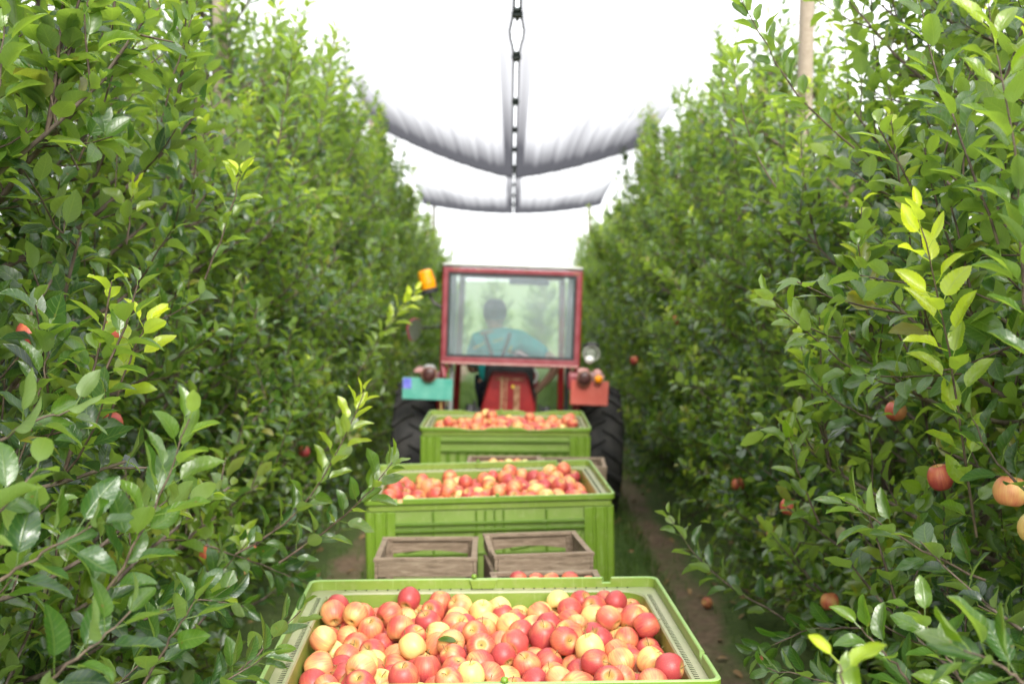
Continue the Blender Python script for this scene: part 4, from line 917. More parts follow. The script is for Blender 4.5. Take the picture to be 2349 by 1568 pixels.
   [[-490,209,-127,42],[-65,74,-139,37],[-192,-404,-142,40],[-302,-342,-148,41],[55,132,-135,40],[372,-129,-149,42],[20,-254,-134,41],[157,-200,-142,38],[-246,-241,-81,39],[397,-249,-93,35],[491,120,-89,41],[109,194,-135,42],[-208,10,-100,37],[460,210,-92,42],[137,115,-136,42],[16,334,-133,42],[334,262,-80,42],[342,343,-149,40],[496,-90,-91,36],[-297,68,-109,36],[-57,-196,-140,35],[-172,-94,-144,37],[-338,-292,-100,38],[-60,264,-70,41],[-183,-179,-146,36],[-114,-145,-136,42],[-28,403,-134,41],[82,-206,-139,37],[125,-50,-142,36],[247,342,-148,37],[80,60,-140,36],[-361,106,-90,41],[-157,147,-76,40],[479,-325,-98,36],[188,-409,-146,35],[-491,-286,-132,41],[-124,-226,-139,39],[-425,-12,-113,38],[95,343,-136,41],[-195,217,-71,40],[-99,-67,-138,39],[-69,406,-68,38],[15,-173,-135,40],[213,406,-145,38],[199,-65,-142,40],[273,-96,-146,41],[-30,-225,-83,35],[-31,-105,-133,42],[-234,149,-80,37],[411,136,-82,40],[-286,6,-149,39],[13,199,-134,41],[210,87,-145,37],[-119,-384,-141,37],[346,17,-149,41],[-424,249,-111,39],[-280,103,-50,35],[496,43,-82,36],[-273,-272,-148,39],[174,341,-143,38],[209,-143,-143,39],[218,335,-79,39],[-228,198,-142,42],[258,-287,-103,39],[-188,266,-143,39],[126,-272,-137,41],[-91,-107,-69,39],[165,-20,-89,37],[-496,77,-85,36],[-235,407,-74,37],[-491,403,-121,41],[-318,405,-87,39],[287,101,-93,35],[-419,-304,-116,36],[96,245,-77,35],[50,406,-138,38],[114,-406,-139,38],[-109,342,-67,38],[-197,-254,-144,38],[-79,-339,-101,38],[-445,347,-142,36],[241,-27,-83,40],[-116,126,-140,38],[234,-220,-142,42],[-40,-44,-76,42],[228,-102,-81,37],[-67,129,-83,38],[-426,151,-115,40],[-121,77,-66,39],[-69,189,-134,42],[-396,395,-102,42],[-234,62,-147,37],[-188,351,-80,37],[-491,291,-120,41],[139,21,-143,36],[7,40,-133,42],[-416,318,-83,36],[109,-81,-77,37],[161,58,-83,39],[197,173,-140,42],[-286,-39,-89,37],[233,-352,-145,39],[-183,403,-140,41],[-495,-178,-89,37],[90,93,-71,41],[-264,270,-148,38],[366,-372,-149,41],[-147,332,-141,38],[216,271,-142,41],[-142,408,-76,36],[-20,130,-140,36],[131,-125,-137,41],[302,-175,-145,42],[-105,407,-140,37],[-220,-330,-143,40],[293,329,-91,37],[178,403,-74,41],[351,403,-94,41],[291,404,-147,40],[-61,-271,-136,40],[295,-224,-85,36],[98,12,-74,41],[-496,-53,-143,36],[138,407,-141,37],[-228,290,-86,35],[382,207,-100,36],[-443,-405,-104,39],[237,50,-85,37],[-227,-81,-80,36],[-61,-1,-138,37],[272,212,-145,41],[-47,-404,-135,40],[458,-27,-100,38],[20,249,-69,40],[178,229,-83,41],[74,-333,-136,40],[-308,161,-84,38],[136,272,-137,41],[276,54,-149,38],[183,-249,-83,40],[-249,-201,-149,36],[308,-58,-90,35],[-7,-332,-133,42],[-433,-92,-117,37],[56,266,-137,39],[-116,5,-88,38],[-308,-113,-93,39],[-176,-140,-78,42],[-359,23,-88,42],[355,82,-80,37],[-68,332,-134,42],[-427,65,-111,40],[1,-37,-140,35],[292,-404,-147,40],[198,-289,-146,36],[-495,-124,-139,37],[-272,129,-146,40],[157,-346,-144,35],[381,-30,-97,39],[141,333,-71,39],[-192,-294,-81,37],[-344,320,-93,38],[-48,37,-74,38],[-274,345,-82,37],[97,399,-76,41],[-223,334,-146,38],[-150,194,-141,38],[-229,-45,-146,38],[-194,126,-143,39],[34,-30,-79,35],[-254,-165,-72,40],[462,355,-97,36],[-315,-217,-93,36],[-154,55,-137,42],[-141,-309,-138,41],[-353,227,-85,42],[-245,-125,-143,42],[-461,-208,-145,35],[-155,283,-76,38],[-272,231,-81,40],[-118,214,-74,38],[40,-210,-73,36],[493,250,-27,39],[66,-10,-140,36],[-496,120,-142,36],[259,403,-73,41],[73,-149,-93,37],[-494,-364,-143,38],[72,-275,-80,37],[117,-209,-71,39],[-264,403,-146,41],[35,-403,-134,41],[-160,-22,-143,36],[212,12,-145,38],[58,-86,-135,40],[-490,25,-141,42],[-203,82,-81,38],[-108,262,-136,41],[-380,-366,-119,37],[494,288,-93,38],[-24,268,-138,37]]),
}
BNAME = dict(a='nearest', b='middle', c='farthest')
for k in 'abc':
    loc, rot = bin_pose[k]; Mx = Matrix.LocRotScale(Vector(loc), Euler(rot), None)
    vis, hid = AP[k]
    big = sorted(vis, key=lambda q: -q[1])
    if k == 'c': vis_keep = sorted(vis, key=lambda q: -q[2])[:36]; rest = [q for q in vis if q not in vis_keep]
    else: vis_keep = vis; rest = []
    rows = sorted(vis_keep, key=lambda q: -q[1]); per = 13
    nrows = math.ceil(len(rows) / per)
    for i in range(nrows):
        rowl = sorted(rows[i*per:(i+1)*per], key=lambda q: q[0])
        rn = 'back row' if i == 0 else '%s row from the back' % NTH[i]
        for j, q in enumerate(rowl):
            mi = pick(); p = Mx @ Vector((q[0]/1000, q[1]/1000, BH + q[2]/1000))
            put_apple(p, q[3]/1000 * 1.03, mi, '%s apple, %s from left in the %s, %s green bin' % (APCOL[mi], NTH[j], rn, BNAME[k]), 'apples heaped in the %s green bin' % BNAME[k], parts=(k != 'c'))
    for q in hid + rest: BURIED.append((Mx @ Vector((q[0]/1000, q[1]/1000, BH + q[2]/1000)), q[3]/1000))

# ------------------------------------------------------------------ wooden crates
def make_crate(w_, l_, h_, label, loc, yaw, group='old wooden apple crates between the bins', sag=0, mt='wood'):
    root = empty('wooden_crate', loc, (0, 0, yaw)); tag(root, label, 'crate', group)
    hx, hy, t = w_/2, l_/2, .013; wd = M[mt]
    for s in (-1, 1):     # solid ends with hand hold
        mb = MB(); M4 = Matrix.Translation((s * (hx - t/2), 0, 0)) @ Matrix.Rotation(R(90), 4, 'Z')
        slotted(mb, -hy + .001, hy - .001, .012, h_ - .062 - (.03 if sag and s < 0 else 0), -t/2, t/2, [(-.05, .05, h_ * .42, h_ * .55)], M4); mb.build('end_board', wd, root, bevel=.0015)
        mb = MB(); mb.box(s * hx - (t if s > 0 else 0), s * hx + (0 if s > 0 else t), -hy + .002, hy - .002, h_ - .060, h_ - .0125); mb.build('end_board', wd, root, bevel=.0015)
        mb = MB(); n = 8                                     # front and back, set between the ends
        y0 = s * hy - (t if s > 0 else 0); x0, x1 = -hx + t + .001, hx - t - .001
        zt = h_ - .0125
        poly = [(x0, zt), (x0, zt - .062)] + [(x0 + (x1-x0) * (i / n), zt - .062 + .018 * math.sin(math.pi * i / n) ** 1.5 * (s > 0)) for i in range(1, n)] + [(x1, zt - .062), (x1, zt)]
        mb.prism(poly, y0, y0 + t, 'y'); mb.build('top_board', wd, root, bevel=.0015)
        mb = MB(); mb.box(x0, x1, y0, y0 + t, .014, h_ * .42); mb.build('lower_board', wd, root, bevel=.0015)
        mb = MB(); yb = s * (hy + .001); mb.box(-hx - .004, hx + .004, min(yb, yb - s * .027), max(yb, yb - s * .027), h_ - .012, h_ + .002); mb.build('top_rail', wd, root, bevel=.002)
        mb = MB(); xb = s * (hx + .002)
        if sag and s < 0:      # warped side rail that has come away and sags
            mb.bar((xb + .012, hy - .028, h_ - .006), (xb + .008, -.02, h_ - .020), .024, .012); mb.bar((xb + .008, -.02, h_ - .020), (xb + .020, -hy + .030, h_ - .052), .024, .012)
        else: mb.box(min(xb, xb - s * .024), max(xb, xb - s * .024), -hy + .029, hy - .029, h_ - .012, h_ + .001)
        mb.build('side_rail', wd, root, bevel=.002)
    for sx in (-1, 1):
        for sy in (-1, 1):
            mb = MB(); x = sx * (hx - t - .001); y = sy * (hy - t - .001)
            mb.prism([(x, y), (x - sx * .030, y), (x, y - sy * .030)], .014, h_ - .013); mb.build('corner_batten', wd, root)
    mb = MB(); k = 5; sw = (l_ - .03) / k
    for i in range(k): mb.box(-hx + .002, hx - .002, -hy + .015 + i * sw, -hy + .015 + (i + .93) * sw, .0, .011)
    mb.build('base_slat', wd, root)
    mb = MB()
    for s in (-1, 1):
        for x in (-hx + .03, -hx + .05, hx - .03, hx - .05):
            for z in (h_ - .03, h_ - .09, .05, .11): mb.lathe([(.0022, 0), (.0018, .0008)], 6, Matrix.Translation((x, s * hy, z)) @ Matrix.Rotation(R(90 * s), 4, 'X'))
    mb.build('nail_head', M['steel'], root)
    return root
DZ = .311
make_crate(.42, .39, .318, 'empty weathered wooden crate on top of the left stack in front of the middle bin', (-.36, 4.67, DZ + .322), R(1))
make_crate(.42, .39, .318, 'weathered crate at the bottom of the left stack in front of the middle bin', (-.35, 4.67, DZ), R(0))
make_crate(.41, .40, .345, 'larger empty wooden crate with a sagging side rail, on top of the right stack', (.105, 4.64, DZ + .322), R(8), sag=1)
make_crate(.42, .39, .318, 'weathered crate at the bottom of the right stack in front of the middle bin', (.105, 4.64, DZ), R(7))
make_crate(.42, .36, .318, 'wooden crate holding red apples right behind the rim of the nearest bin', (.14, 4.11, DZ + .322), R(5))
make_crate(.42, .36, .318, 'weathered crate underneath the crate of apples behind the nearest bin', (.14, 4.11, DZ), R(5))
make_crate(.46, .36, .325, 'dark wooden crate with a few yellow apples between the middle and farthest bins', (-.05, 6.85, DZ + .330), R(0))
make_crate(.46, .36, .325, 'dark crate under the crate of yellow apples behind the middle bin', (-.05, 6.85, DZ), R(0))
make_crate(.40, .36, .328, 'dark wooden crate to the right, close behind the middle bin', (.38, 6.82, DZ + .322), R(-2))
make_crate(.40, .36, .328, 'dark crate at the bottom of the right stack close behind the middle bin', (.42, 6.82, DZ), R(-2))
for i in range(9):
    x = .02 + (i % 5) * .066 + ra.uniform(-.006, .006); y = 3.99 + (i // 5) * .08; z = DZ + .322 + .318 + .015 + ra.uniform(-.01, .006) 
    mi = ra.choice([0, 0, 1, 2]); put_apple((x, y + .03, z), .036, mi, '%s apple, %s of the apples heaped in the crate just behind the nearest bin' % (APCOL[mi], NTH[i]), 'apples in the crate behind the nearest bin')
for i in range(14): BURIED.append((Vector((-.02 + (i % 5) * .075, 4.0 + (i // 5) * .09, DZ + .322 + .25)), .037))
for i in range(6):
    x = -.17 + i * .05; mi = ra.choice([3, 3, 2]); put_apple((x, 6.86 + ra.uniform(-.03, .03), DZ + .330 + .285 + ra.uniform(0, .02)), .036, mi, '%s apple, %s from left in the dark crate behind the middle bin' % (APCOL[mi], NTH[i]), 'apples in the dark crate', parts=False)
for i in range(18): BURIED.append((Vector((-.20 + (i % 6) * .065, 6.76 + (i // 6) * .09, DZ + .330 + .25)), .037))

# apples below the surface of the heaps, one object
vs_, fs_ = apple_mesh(5); vs_ = np.array(vs_) / APR; fq = np.array([f for f in fs_ if len(f) == 4]); chunks = []; rb_ = np.random.default_rng(2)
for i, (p, r) in enumerate(BURIED):
    q = rb_.normal(0, 1, 4); q /= np.linalg.norm(q); from mathutils import Quaternion
    Rm = np.array(Quaternion(q).to_matrix()); chunks.append((vs_ @ Rm.T * r + np.array(p), fq, int(rb_.integers(0, 3))))
tag(np_mesh('buried_apples', chunks, M['apple'][:3]), 'apples lying deeper in the heaps, glimpsed between those on top', 'apples', kind='stuff')

# ------------------------------------------------------------------ low trailers
def make_trailer(label, loc, yaw, y0, y1, wheels):
    root = empty('bin_trailer', loc, (0, 0, yaw)); tag(root, label, 'trailer', 'low trailers carrying the bins')
    mb = MB(); n = int((y1 - y0) / .15)
    for i in range(n): mb.box(-.52, .52, y0 + i * .15, y0 + i * .15 + .143, .284, .308)
    mb.build('deck', M['wood'], root, bevel=.002)
    mb = MB()
    for s in (-1, 1): mb.box(s * .42 - .025, s * .42 + .025, y0, y1, .20, .282)
    for y in (y0 + .03, (y0 + y1) / 2, y1 - .03): mb.box(-.394, .394, y - .025, y + .025, .205, .279)
    mb.build('frame', M['steel'], root, bevel=.003)
    mb = MB(); mb.bar((0, y1, .24), (0, y1 + .16, .24), .05, .05); mb.build('drawbar', M['steel'], root)
    for yy in wheels:
        mb = MB(); mb.tube([(-.40, yy, .15), (.40, yy, .15)], .02, 8); mb.build('axle', M['steel'], root)
        for s in (-1, 1):
            Mw = Matrix.Translation((s * .33, yy, .15)) @ Matrix.Rotation(R(90), 4, 'Y')
            mb = MB(); mb.lathe([(.085, -.05), (.13, -.055), (.148, -.04), (.15, 0), (.148, .04), (.13, .055), (.085, .05)], 28, Mw); wl = mb.build('wheel', M['tyre'], root, smooth='auto')
            mb = MB(); mb.lathe([(.03, -.056), (.083, -.052), (.083, .052), (.03, .056)], 20, Mw); mb.build('rim', M['cream'], wl)
    return root
make_trailer('low trailer under the nearest bin and the wooden crates', (-.075, 3.30, 0), 0, -.56, 1.70, (-.2, 1.2))
make_trailer('low trailer under the middle bin', (-.09, 5.68, 0), 0, -.55, 1.72, (-.1, 1.2))
make_trailer('short low trailer under the farthest bin, hitched to the tractor', (-.05, 8.12, 0), 0, -.54, .60, (0,))

# ------------------------------------------------------------------ apples on the trees and on the ground
HANG = [(72, 768, 2.75, 0, 'large red apple hanging near the left edge above a pale young shoot'), (265, 757, 3.45, 2, 'orange red apple beside the trunk in the left row'), (258, 968, 3.9, 0, 'red apple hidden behind leaves left of the upright shoot'),
 (480, 1272, 4.0, 0, 'red apple low in the dark shade of the left row'), (552, 1328, 4.8, 2, 'dull orange apple low in the left row near the bin'), (205, 520, 4.4, 2, 'orange apple high in the left row'), (90, 545, 4.2, 2, 'orange apple among leaves at the upper left'),
 (575, 1268, 5.2, 0, 'red apple in the shade left of the middle bin'), (697, 1035, 6.6, 0, 'small distant red apple in the left row near the tractor tyre'),
 (2318, 1126, 2.35, 2, 'large orange red apple hanging at the right edge'), (2157, 1094, 3.05, 0, 'dark red apple under a leaf in the right row'), (1810, 1162, 4.3, 1, 'bright red apple hanging in the middle of the right row'), (1693, 1110, 6.4, 0, 'crimson apple in the right row near the alley'),
 (2055, 942, 3.8, 2, 'orange apple half hidden in the right row'), (2288, 874, 4.0, 1, 'pinkish apple behind leaves at the right'), (1546, 735, 8.2, 1, 'tiny distant red apple high in the right row'), (1455, 826, 9.5, 0, 'tiny distant red apple beside the tractor lamp'),
 (1775, 1223, 5.4, 1, 'orange red apple low in the right row'), (1903, 1378, 4.2, 1, 'small red apple low in the right row by the young shoots'), (2030, 490, 5.2, 2, 'orange apple high in the right row left of the yellow shoot'), (2370, 1210, 2.6, 3, 'yellow flushed apple at the very right edge')]
for px, py, d, mi, lb in HANG:
    put_apple(at(px, py, d * 1.05), .038 if d < 5 else .040, mi, lb, 'apples hanging on the trees', rot=(ra.uniform(-.3, .3), ra.uniform(-.3, .3), ra.uniform(0, 6)))
FALL = [(1.03, 11.6), (1.06, 10.9), (1.38, 5.9), (1.30, 5.2), (1.26, 7.0), (-1.2, 7.2), (-1.3, 6.0)]
for i, (x, y) in enumerate(FALL):
    mi = ra.choice([2, 2, 1]); put_apple((x, y, -.012 + .030), .036, mi, 'fallen %s apple on the soil strip, %s' % (APCOL[mi], ('%s of those lying right of the bins' % NTH[i]) if x > 0 else ('nearer one on the left' if i == 6 else 'farther one on the left')), 'fallen apples on the ground', parts=False)

lv = Leaves(); p_ = at(1062, 1487, 3.12) + Vector((0, 0, .02)); lv.add(np.array([p_[:]]), np.array([[-1, .1, .05]]), np.array([[.1, -.6, 1]]), .06, .026, .5, .7, .02, .15, .3)
V_, F_, A_ = lv.arrays(hi=True); tag(np_mesh('leaf', [(V_, F_, 0)], [M['leaf']], A_), 'single green leaf lying on the apples in the nearest bin', 'leaf')

# ------------------------------------------------------------------ tractor
TL, TR = Vector((-.065, 10.0, 0)), Euler((0, R(1.9), 0))
TI = Matrix.LocRotScale(TL, TR, None).inverted()
trac = empty('tractor', TL, TR); tag(trac, 'narrow red orchard tractor with square rear cab window, pulling the bins down the alley', 'tractor')
def L(px, py, d): return TI @ at(px, py, d)
for s in (-1, 1):
    Mw = Matrix.Translation((s * .835, 0, .575)) @ Matrix.Rotation(R(90), 4, 'Y'); r = .555; hw = .175
    mb = MB(); mb.lathe([(.30, -hw * .8), (.36, -hw * 1.02), (.44, -hw * 1.06), (.515, -hw * .98), (r - .015, -hw * .82), (r, -hw * .4), (r + .004, 0), (r, hw * .4), (r - .015, hw * .82), (.515, hw * .98), (.44, hw * 1.06), (.36, hw * 1.02), (.30, hw * .8)], 56, Mw)
    wh = empty('rear_wheel', (0, 0, 0), parent=trac)
    mb.build('tyre', M['tyre'], wh, smooth='auto')
    mb = MB(); nl = 20
    for k in range(nl):
        for h in (-1, 1):
            a0 = 2 * math.pi * (k + (.5 if h > 0 else 0)) / nl
            P = lambda a, w_, rr: Mw @ Vector((rr * math.cos(a), rr * math.sin(a), w_))
            dirn = 1
            a1 = a0 + .20 * dirn; am = a0 + .09
            mb.bar(P(a0, -h * .012, r + .012), P(am, h * .085, r + .010), .030, .034, up=P(a0, 0, 1) - P(a0, 0, 0)); mb.bar(P(am, h * .085, r + .010), P(a1, h * .168, r - .012), .034, .034, up=P(a0, 0, 1) - P(a0, 0, 0))
    mb.build('tread', M['tyre'], wh, bevel=.004, seg=1)
    mb = MB(); mb.lathe([(.05, -.06), (.20, -.05), (.28, -.09), (.31, -.13), (.31, .13), (.28, .09), (.20, .05), (.05, .06)], 32, Mw); mb.build('rim', M['cream'], wh, smooth='auto')
    # front wheel
    Mf = Matrix.Translation((s * .62, 1.85, .36)) @ Matrix.Rotation(R(90), 4, 'Y')
    fw = empty('front_wheel', (0, 0, 0), parent=trac)
    mb = MB(); mb.lathe([(.18, -.09), (.30, -.105), (.345, -.08), (.36, 0), (.345, .08), (.30, .105), (.18, .09)], 36, Mf); mb.build('tyre', M['tyre'], fw, smooth='auto')
    mb = MB(); mb.lathe([(.03, -.05), (.19, -.08), (.19, .08), (.03, .05)], 24, Mf); mb.build('rim', M['cream'], fw, smooth='auto')
    # mudguard
    mb = MB(); n = 14; th = [R(20 + 100 * i / n) for i in range(n + 1)]
    for w0, w1, ra_, rb_2 in ((s * .63, s * .80, .655, .663),):
        x0, x1 = sorted((w0, w1)); C = Vector((0, 0, .575))
        o_ = [(C.y + rb_2 * math.cos(t), C.z + rb_2 * math.sin(t)) for t in th]; i_ = [(C.y + ra_ * math.cos(t), C.z + ra_ * math.sin(t)) for t in th]
        poly = o_ + i_[::-1]
        n2 = len(poly); vs = [(x, a, b) for x in (x0, x1) for a, b in poly]
        fs = [(i, (i+1) % n2, n2 + (i+1) % n2, n2 + i) for i in range(n2)] + [(i, i+1, n2-2-i, n2-1-i) for i in range(n)] + [(n2+i, n2+i+1, n2+n2-2-i, n2+n2-1-i) for i in range(n)]
        mb.add(vs, fs)
    x0 = s * .622; x1 = s * .629
    mb.prism([(C.y + .663 * math.cos(t), C.z + .663 * math.sin(t)) for t in th] + [(C.y - .33, .70), (C.y + .5, .66)], min(x0, x1), max(x0, x1), 'x')
    mb.build('mudguard', M['darkred'], trac, smooth='auto')
    mb = MB(); mb.box(s * .66 - (.0 if s > 0 else .17), s * .66 + (.17 if s > 0 else 0), -.46, -.10, 1.262, 1.29); mb.build('mudguard_shelf', M['pinkred'], trac, bevel=.01)
# hood, gearbox, seat console
mb = MB(); mb.prism([(-.27, .62), (.27, .62), (.29, 1.10), (.22, 1.30), (-.22, 1.30), (-.29, 1.10)], .85, 2.55, 'y'); mb.build('hood', M['red'], trac, bevel=.03)
mb = MB(); mb.box(-.22, .22, -.35, .848, .38, .72); mb.box(-.16, .16, -.50, -.352, .42, .66); mb.box(-.60, .60, -.12, .12, .50, .66); mb.box(-.10, .10, .85, 2.3, .40, .615); mb.build('gearbox', M['steel'], trac, bevel=.02)
mb = MB(); mb.box(-.58, .58, -.10, .84, .725, .745); mb.build('cab_floor', M['steel'], trac)
mb = MB(); mb.prism([(-.245, .80), (.245, .80), (.235, .98), (.165, 1.255), (.145, 1.285), (-.145, 1.285), (-.165, 1.255), (-.235, .98)], -.46, -.30, 'y'); con = mb.build('rear_console', M['darkred'], trac, bevel=.02)
mb = MB()
for x0, w_, z0, z1 in ((-.075, .030, .84, 1.26), (-.03, .014, .90, 1.25), (.045, .05, .82, 1.18)): mb.box(x0, x0 + w_, -.466, -.455, z0, z1)
mb.box(-.12, .12, -.4655, -.455, 1.225, 1.24)
mb.build('rust_streak', M['rust'], con)
mb = MB(); mb.lathe([(.014, 0), (.012, .012)], 14, Matrix.Translation((.035, -.462, 1.17)) @ Matrix.Rotation(R(90), 4, 'X')); mb.build('filler_cap', M['yellow'], con)
mb = MB(); mb.box(-.24, .24, -.22, .22, 1.00, 1.10); mb.box(-.22, .22, -.28, -.222, 1.02, 1.34); mb.build('seat', M['rubber'], trac, bevel=.03)
for s in (-1, 1):
    mb = MB(); mb.tube([(s * .30, -.40, .78), (s * .34, -.46, .88), (s * .33, -.44, 1.0)], [.06, .055, .035], 12); mb.build('lever_boot', M['rubber'], trac, smooth='auto')
for x0, zz, mt_ in ((-.30, 1.02, 'rubber'), (-.265, .96, 'steel'), (.28, 1.0, 'rubber')):
    mb = MB(); mb.tube([(x0, -.36, zz), (x0 + .02, -.47, zz - .08), (x0 * .6, -.52, zz - .20), (x0 * .3, -.50, zz - .32)], .012, 8); mb.build('hydraulic_hose', M[mt_], trac, smooth='auto')
# pale gear ring and steering wheel
def ring(mb, c, R0, r0, M4, n=28, k=8):
    vs = []; 
    for i in range(n):
        a = 2*math.pi*i/n
        for j in range(k):
            b = 2*math.pi*j/k; vs.append(M4 @ Vector(((R0 + r0*math.cos(b))*math.cos(a), (R0 + r0*math.cos(b))*math.sin(a), r0*math.sin(b))))
    mb.add(vs, [(i*k+j, i*k+(j+1) % k, ((i+1) % n)*k+(j+1) % k, ((i+1) % n)*k+j) for i in range(n) for j in range(k)])
mb = MB(); c = L(1213, 862, 9.75); M4 = Matrix.Translation(c) @ Matrix.Rotation(R(90), 4, 'X'); ring(mb, 0, .075, .012, M4); mb.lathe([(.03, -.01), (.02, .01)], 14, M4); mb.bar(c + Vector((0, 0, -.07)), c + Vector((.0, .0, -.30)), .03, .03); mb.build('hand_wheel', M['cream'], trac, smooth='auto')
mb = MB(); sc_ = Vector((-.02, .52, 1.30)); M4 = Matrix.Translation(sc_) @ Matrix.Rotation(R(-35), 4, 'X'); ring(mb, 0, .19, .014, M4)
for k in range(3): a = k * 2.094; mb.bar(sc_, sc_ + (Matrix.Rotation(R(-35), 3, 'X') @ Vector((.18 * math.cos(a), .18 * math.sin(a), 0))), .02, .012)
mb.tube([sc_, (-.02, .80, .98)], .022, 10); mb.build('steering_wheel', M['rubber'], trac, smooth='auto')
# cab posts, roof, rear window
PX = .575
for s in (-1, 1):
    mb = MB(); mb.bar((s * PX, -.56, .70), (s * PX, -.56, 2.19), .05, .05); mb.build('cab_post', M['darkred'], trac, bevel=.006)
    mb = MB(); mb.bar((s * (PX - .06), .75, .70), (s * (PX - .10), .55, 2.19), .055, .05); mb.build('cab_post', M['darkred'], trac, bevel=.006)
    mb = MB(); mb.bar((s * PX, -.53, 2.17), (s * (PX - .10), .58, 2.17), .045, .04); mb.build('roof_rail', M['darkred'], trac, bevel=.006)
    mb = MB(); mb.bar((s * (PX - .075), -.50, .74), (s * (PX - .075), -.50, 1.36), .055, .03); mb.build('side_panel', M['grey'] if s < 0 else M['rubber'], trac, bevel=.004)
    # door frame edges seen through the window
    mb = MB(); mb.bar((s * (PX - .055), -.25, 1.38), (s * (PX - .045), -.25, 2.15), .05, .07); mb.build('door_pillar', M['rubber'], trac, bevel=.006)
mb = MB(); mb.box(-.49, .49, .53, .575, 2.10, 2.185); mb.box(-.53, .53, .78, .82, 1.24, 1.32); mb.build('windscreen_frame', M['darkred'], trac, bevel=.006)
mb = MB(); mb.prism([(-.60, 2.205), (.60, 2.205), (.585, 2.218), (.45, 2.224), (-.45, 2.224), (-.585, 2.218)], -.66, .66, 'y'); mb.build('roof', M['cream'], trac, bevel=.006)
mb = MB(); mb.box(-.595, .595, -.655, -.60, 2.188, 2.204); mb.build('roof_edge', M['steel'], trac)
W0 = (-.585, .585, 1.385, 2.185); yb = -.625
win = empty('rear_window', (0, 0, 0), parent=trac)
def frame(mb, x0, x1, z0, z1, t, y0, y1):
    mb.box(x0, x1, y0, y1, z1 - t, z1); mb.box(x0, x1, y0, y1, z0, z0 + t); mb.box(x0, x0 + t, y0, y1, z0 + t, z1 - t); mb.box(x1 - t, x1, y0, y1, z0 + t, z1 - t)
mb = MB(); frame(mb, *W0, .040, yb - .03, yb); mb.build('window_frame', M['red'], win, bevel=.005)
mb = MB(); mb.box(-.583, .583, yb - .034, yb + .002, 1.368, 1.3845); mb.build('window_sill', M['pinkred'], win, bevel=.003)
mb = MB(); frame(mb, W0[0] + .041, W0[1] - .041, W0[2] + .041, W0[3] - .041, .022, yb - .024, yb - .006); mb.build('rubber_seal', M['rubber'], win)
mb = MB(); mb.box(W0[0] + .0635, W0[1] - .0635, yb - .017, yb - .013, W0[2] + .0635, W0[3] - .0635); mb.build('pane', M['glass'], win)
mb = MB(); 
for x, z, s_ in ((-.50, 2.165, .03), (.52, 2.155, .05), (.10, 2.17, .025), (-.30, 2.17, .02)): mb.box(x, x + s_, yb - .0335, yb - .029, z, z + .012)
mb.build('rust_patch', M['rust'], win)
for s in (-1, 1):
    mb = MB(); mb.tube([(s * .50, yb + .003, 1.39), (s * .53, yb + .02, 1.33), (s * .55, yb + .03, 1.27)], .012, 8); mb.build('window_strut', M['red'], trac, smooth='auto')
# number boards
def board(px0, px1, py0, py1, d, m_, nm, roll):
    a = L(px0, py0, d); b = L(px1, py1, d); cx, cz = (a.x+b.x)/2, (a.z+b.z)/2; hx, hz = abs(b.x-a.x)/2, abs(a.z-b.z)/2
    mb = MB(); mb.box(-hx, hx, -.006, .006, -hz, hz, Matrix.Translation((cx, a.y, cz)) @ Matrix.Rotation(R(roll), 4, 'Y')); return mb.build(nm, m_, trac, bevel=.003), (cx, a.y, cz, hx, hz)
bd, q = board(924, 1037, 865, 918, 9.28, M['teal'], 'number_board', .3)
mb = MB(); mb.box(q[0] - q[3] + .004, q[0] - q[3] + .075, q[1] - .0085, q[1] - .0055, q[2] - q[4] + .09, q[2] + q[4] - .004); mb.build('blue_badge', M['blue'], bd)
board(1310, 1394, 872, 930, 9.28, M['coral'], 'reflector_board', .6)
mb = MB(); mb.bar(L(1012, 915, 9.32), L(1012, 965, 9.32), .05, .01); mb.build('mudguard_stay', M['yellowpaint'], trac)
# lights on the mudguards
def drum(px, py, d, r, ln, name, shade, lensm, tilt=0):
    c = L(px, py, d); M4 = Matrix.Translation(c) @ Matrix.Rotation(R(90 + tilt), 4, 'X')
    mb = MB(); mb.lathe([(r * .8, -ln), (r, -ln * .6), (r, ln * .7), (r * 1.06, ln * .75), (r * 1.06, ln)], 20, M4); o = mb.build(name, shade, trac, smooth='auto')
    mb = MB(); mb.lathe([(r * .98, ln + .0005), (r * .9, ln + .010), (r * .4, ln + .018)], 20, M4); mb.build('lens', lensm, o, smooth=True); return o
drum(985, 857, 9.30, .062, .06, 'tail_light', M['rust'], M['taillens'])
drum(1340, 866, 9.28, .060, .06, 'tail_light', M['rust'], M['taillens'])
drum(1372, 868, 9.28, .036, .05, 'tail_light', M['pinkred'], M['amber'])
for px, py, w_ in ((985, 845, .055), (1338, 853, .055), (1370, 856, .040)):
    c = L(px, py, 9.30); mb = MB(); mb.lathe([(w_, 0), (w_ * .9, .02), (w_ * .5, .034)], 18, Matrix.Translation(c)); mb.build('lamp_cap', M['pinkred'] if px > 1000 else M['grey'], trac, smooth='auto')
mb = MB(); a = L(1316, 880, 9.30); mb.box(a.x - .05, a.x + .05, a.y - .02, a.y + .06, a.z - .05, a.z + .09); mb.build('light_bracket', M['red'], trac, bevel=.02)
mb = MB(); mb.bar((-.58, -.60, 1.37), L(1020, 866, 9.35), .035, .03); mb.build('light_bracket', M['red'], trac, bevel=.008)
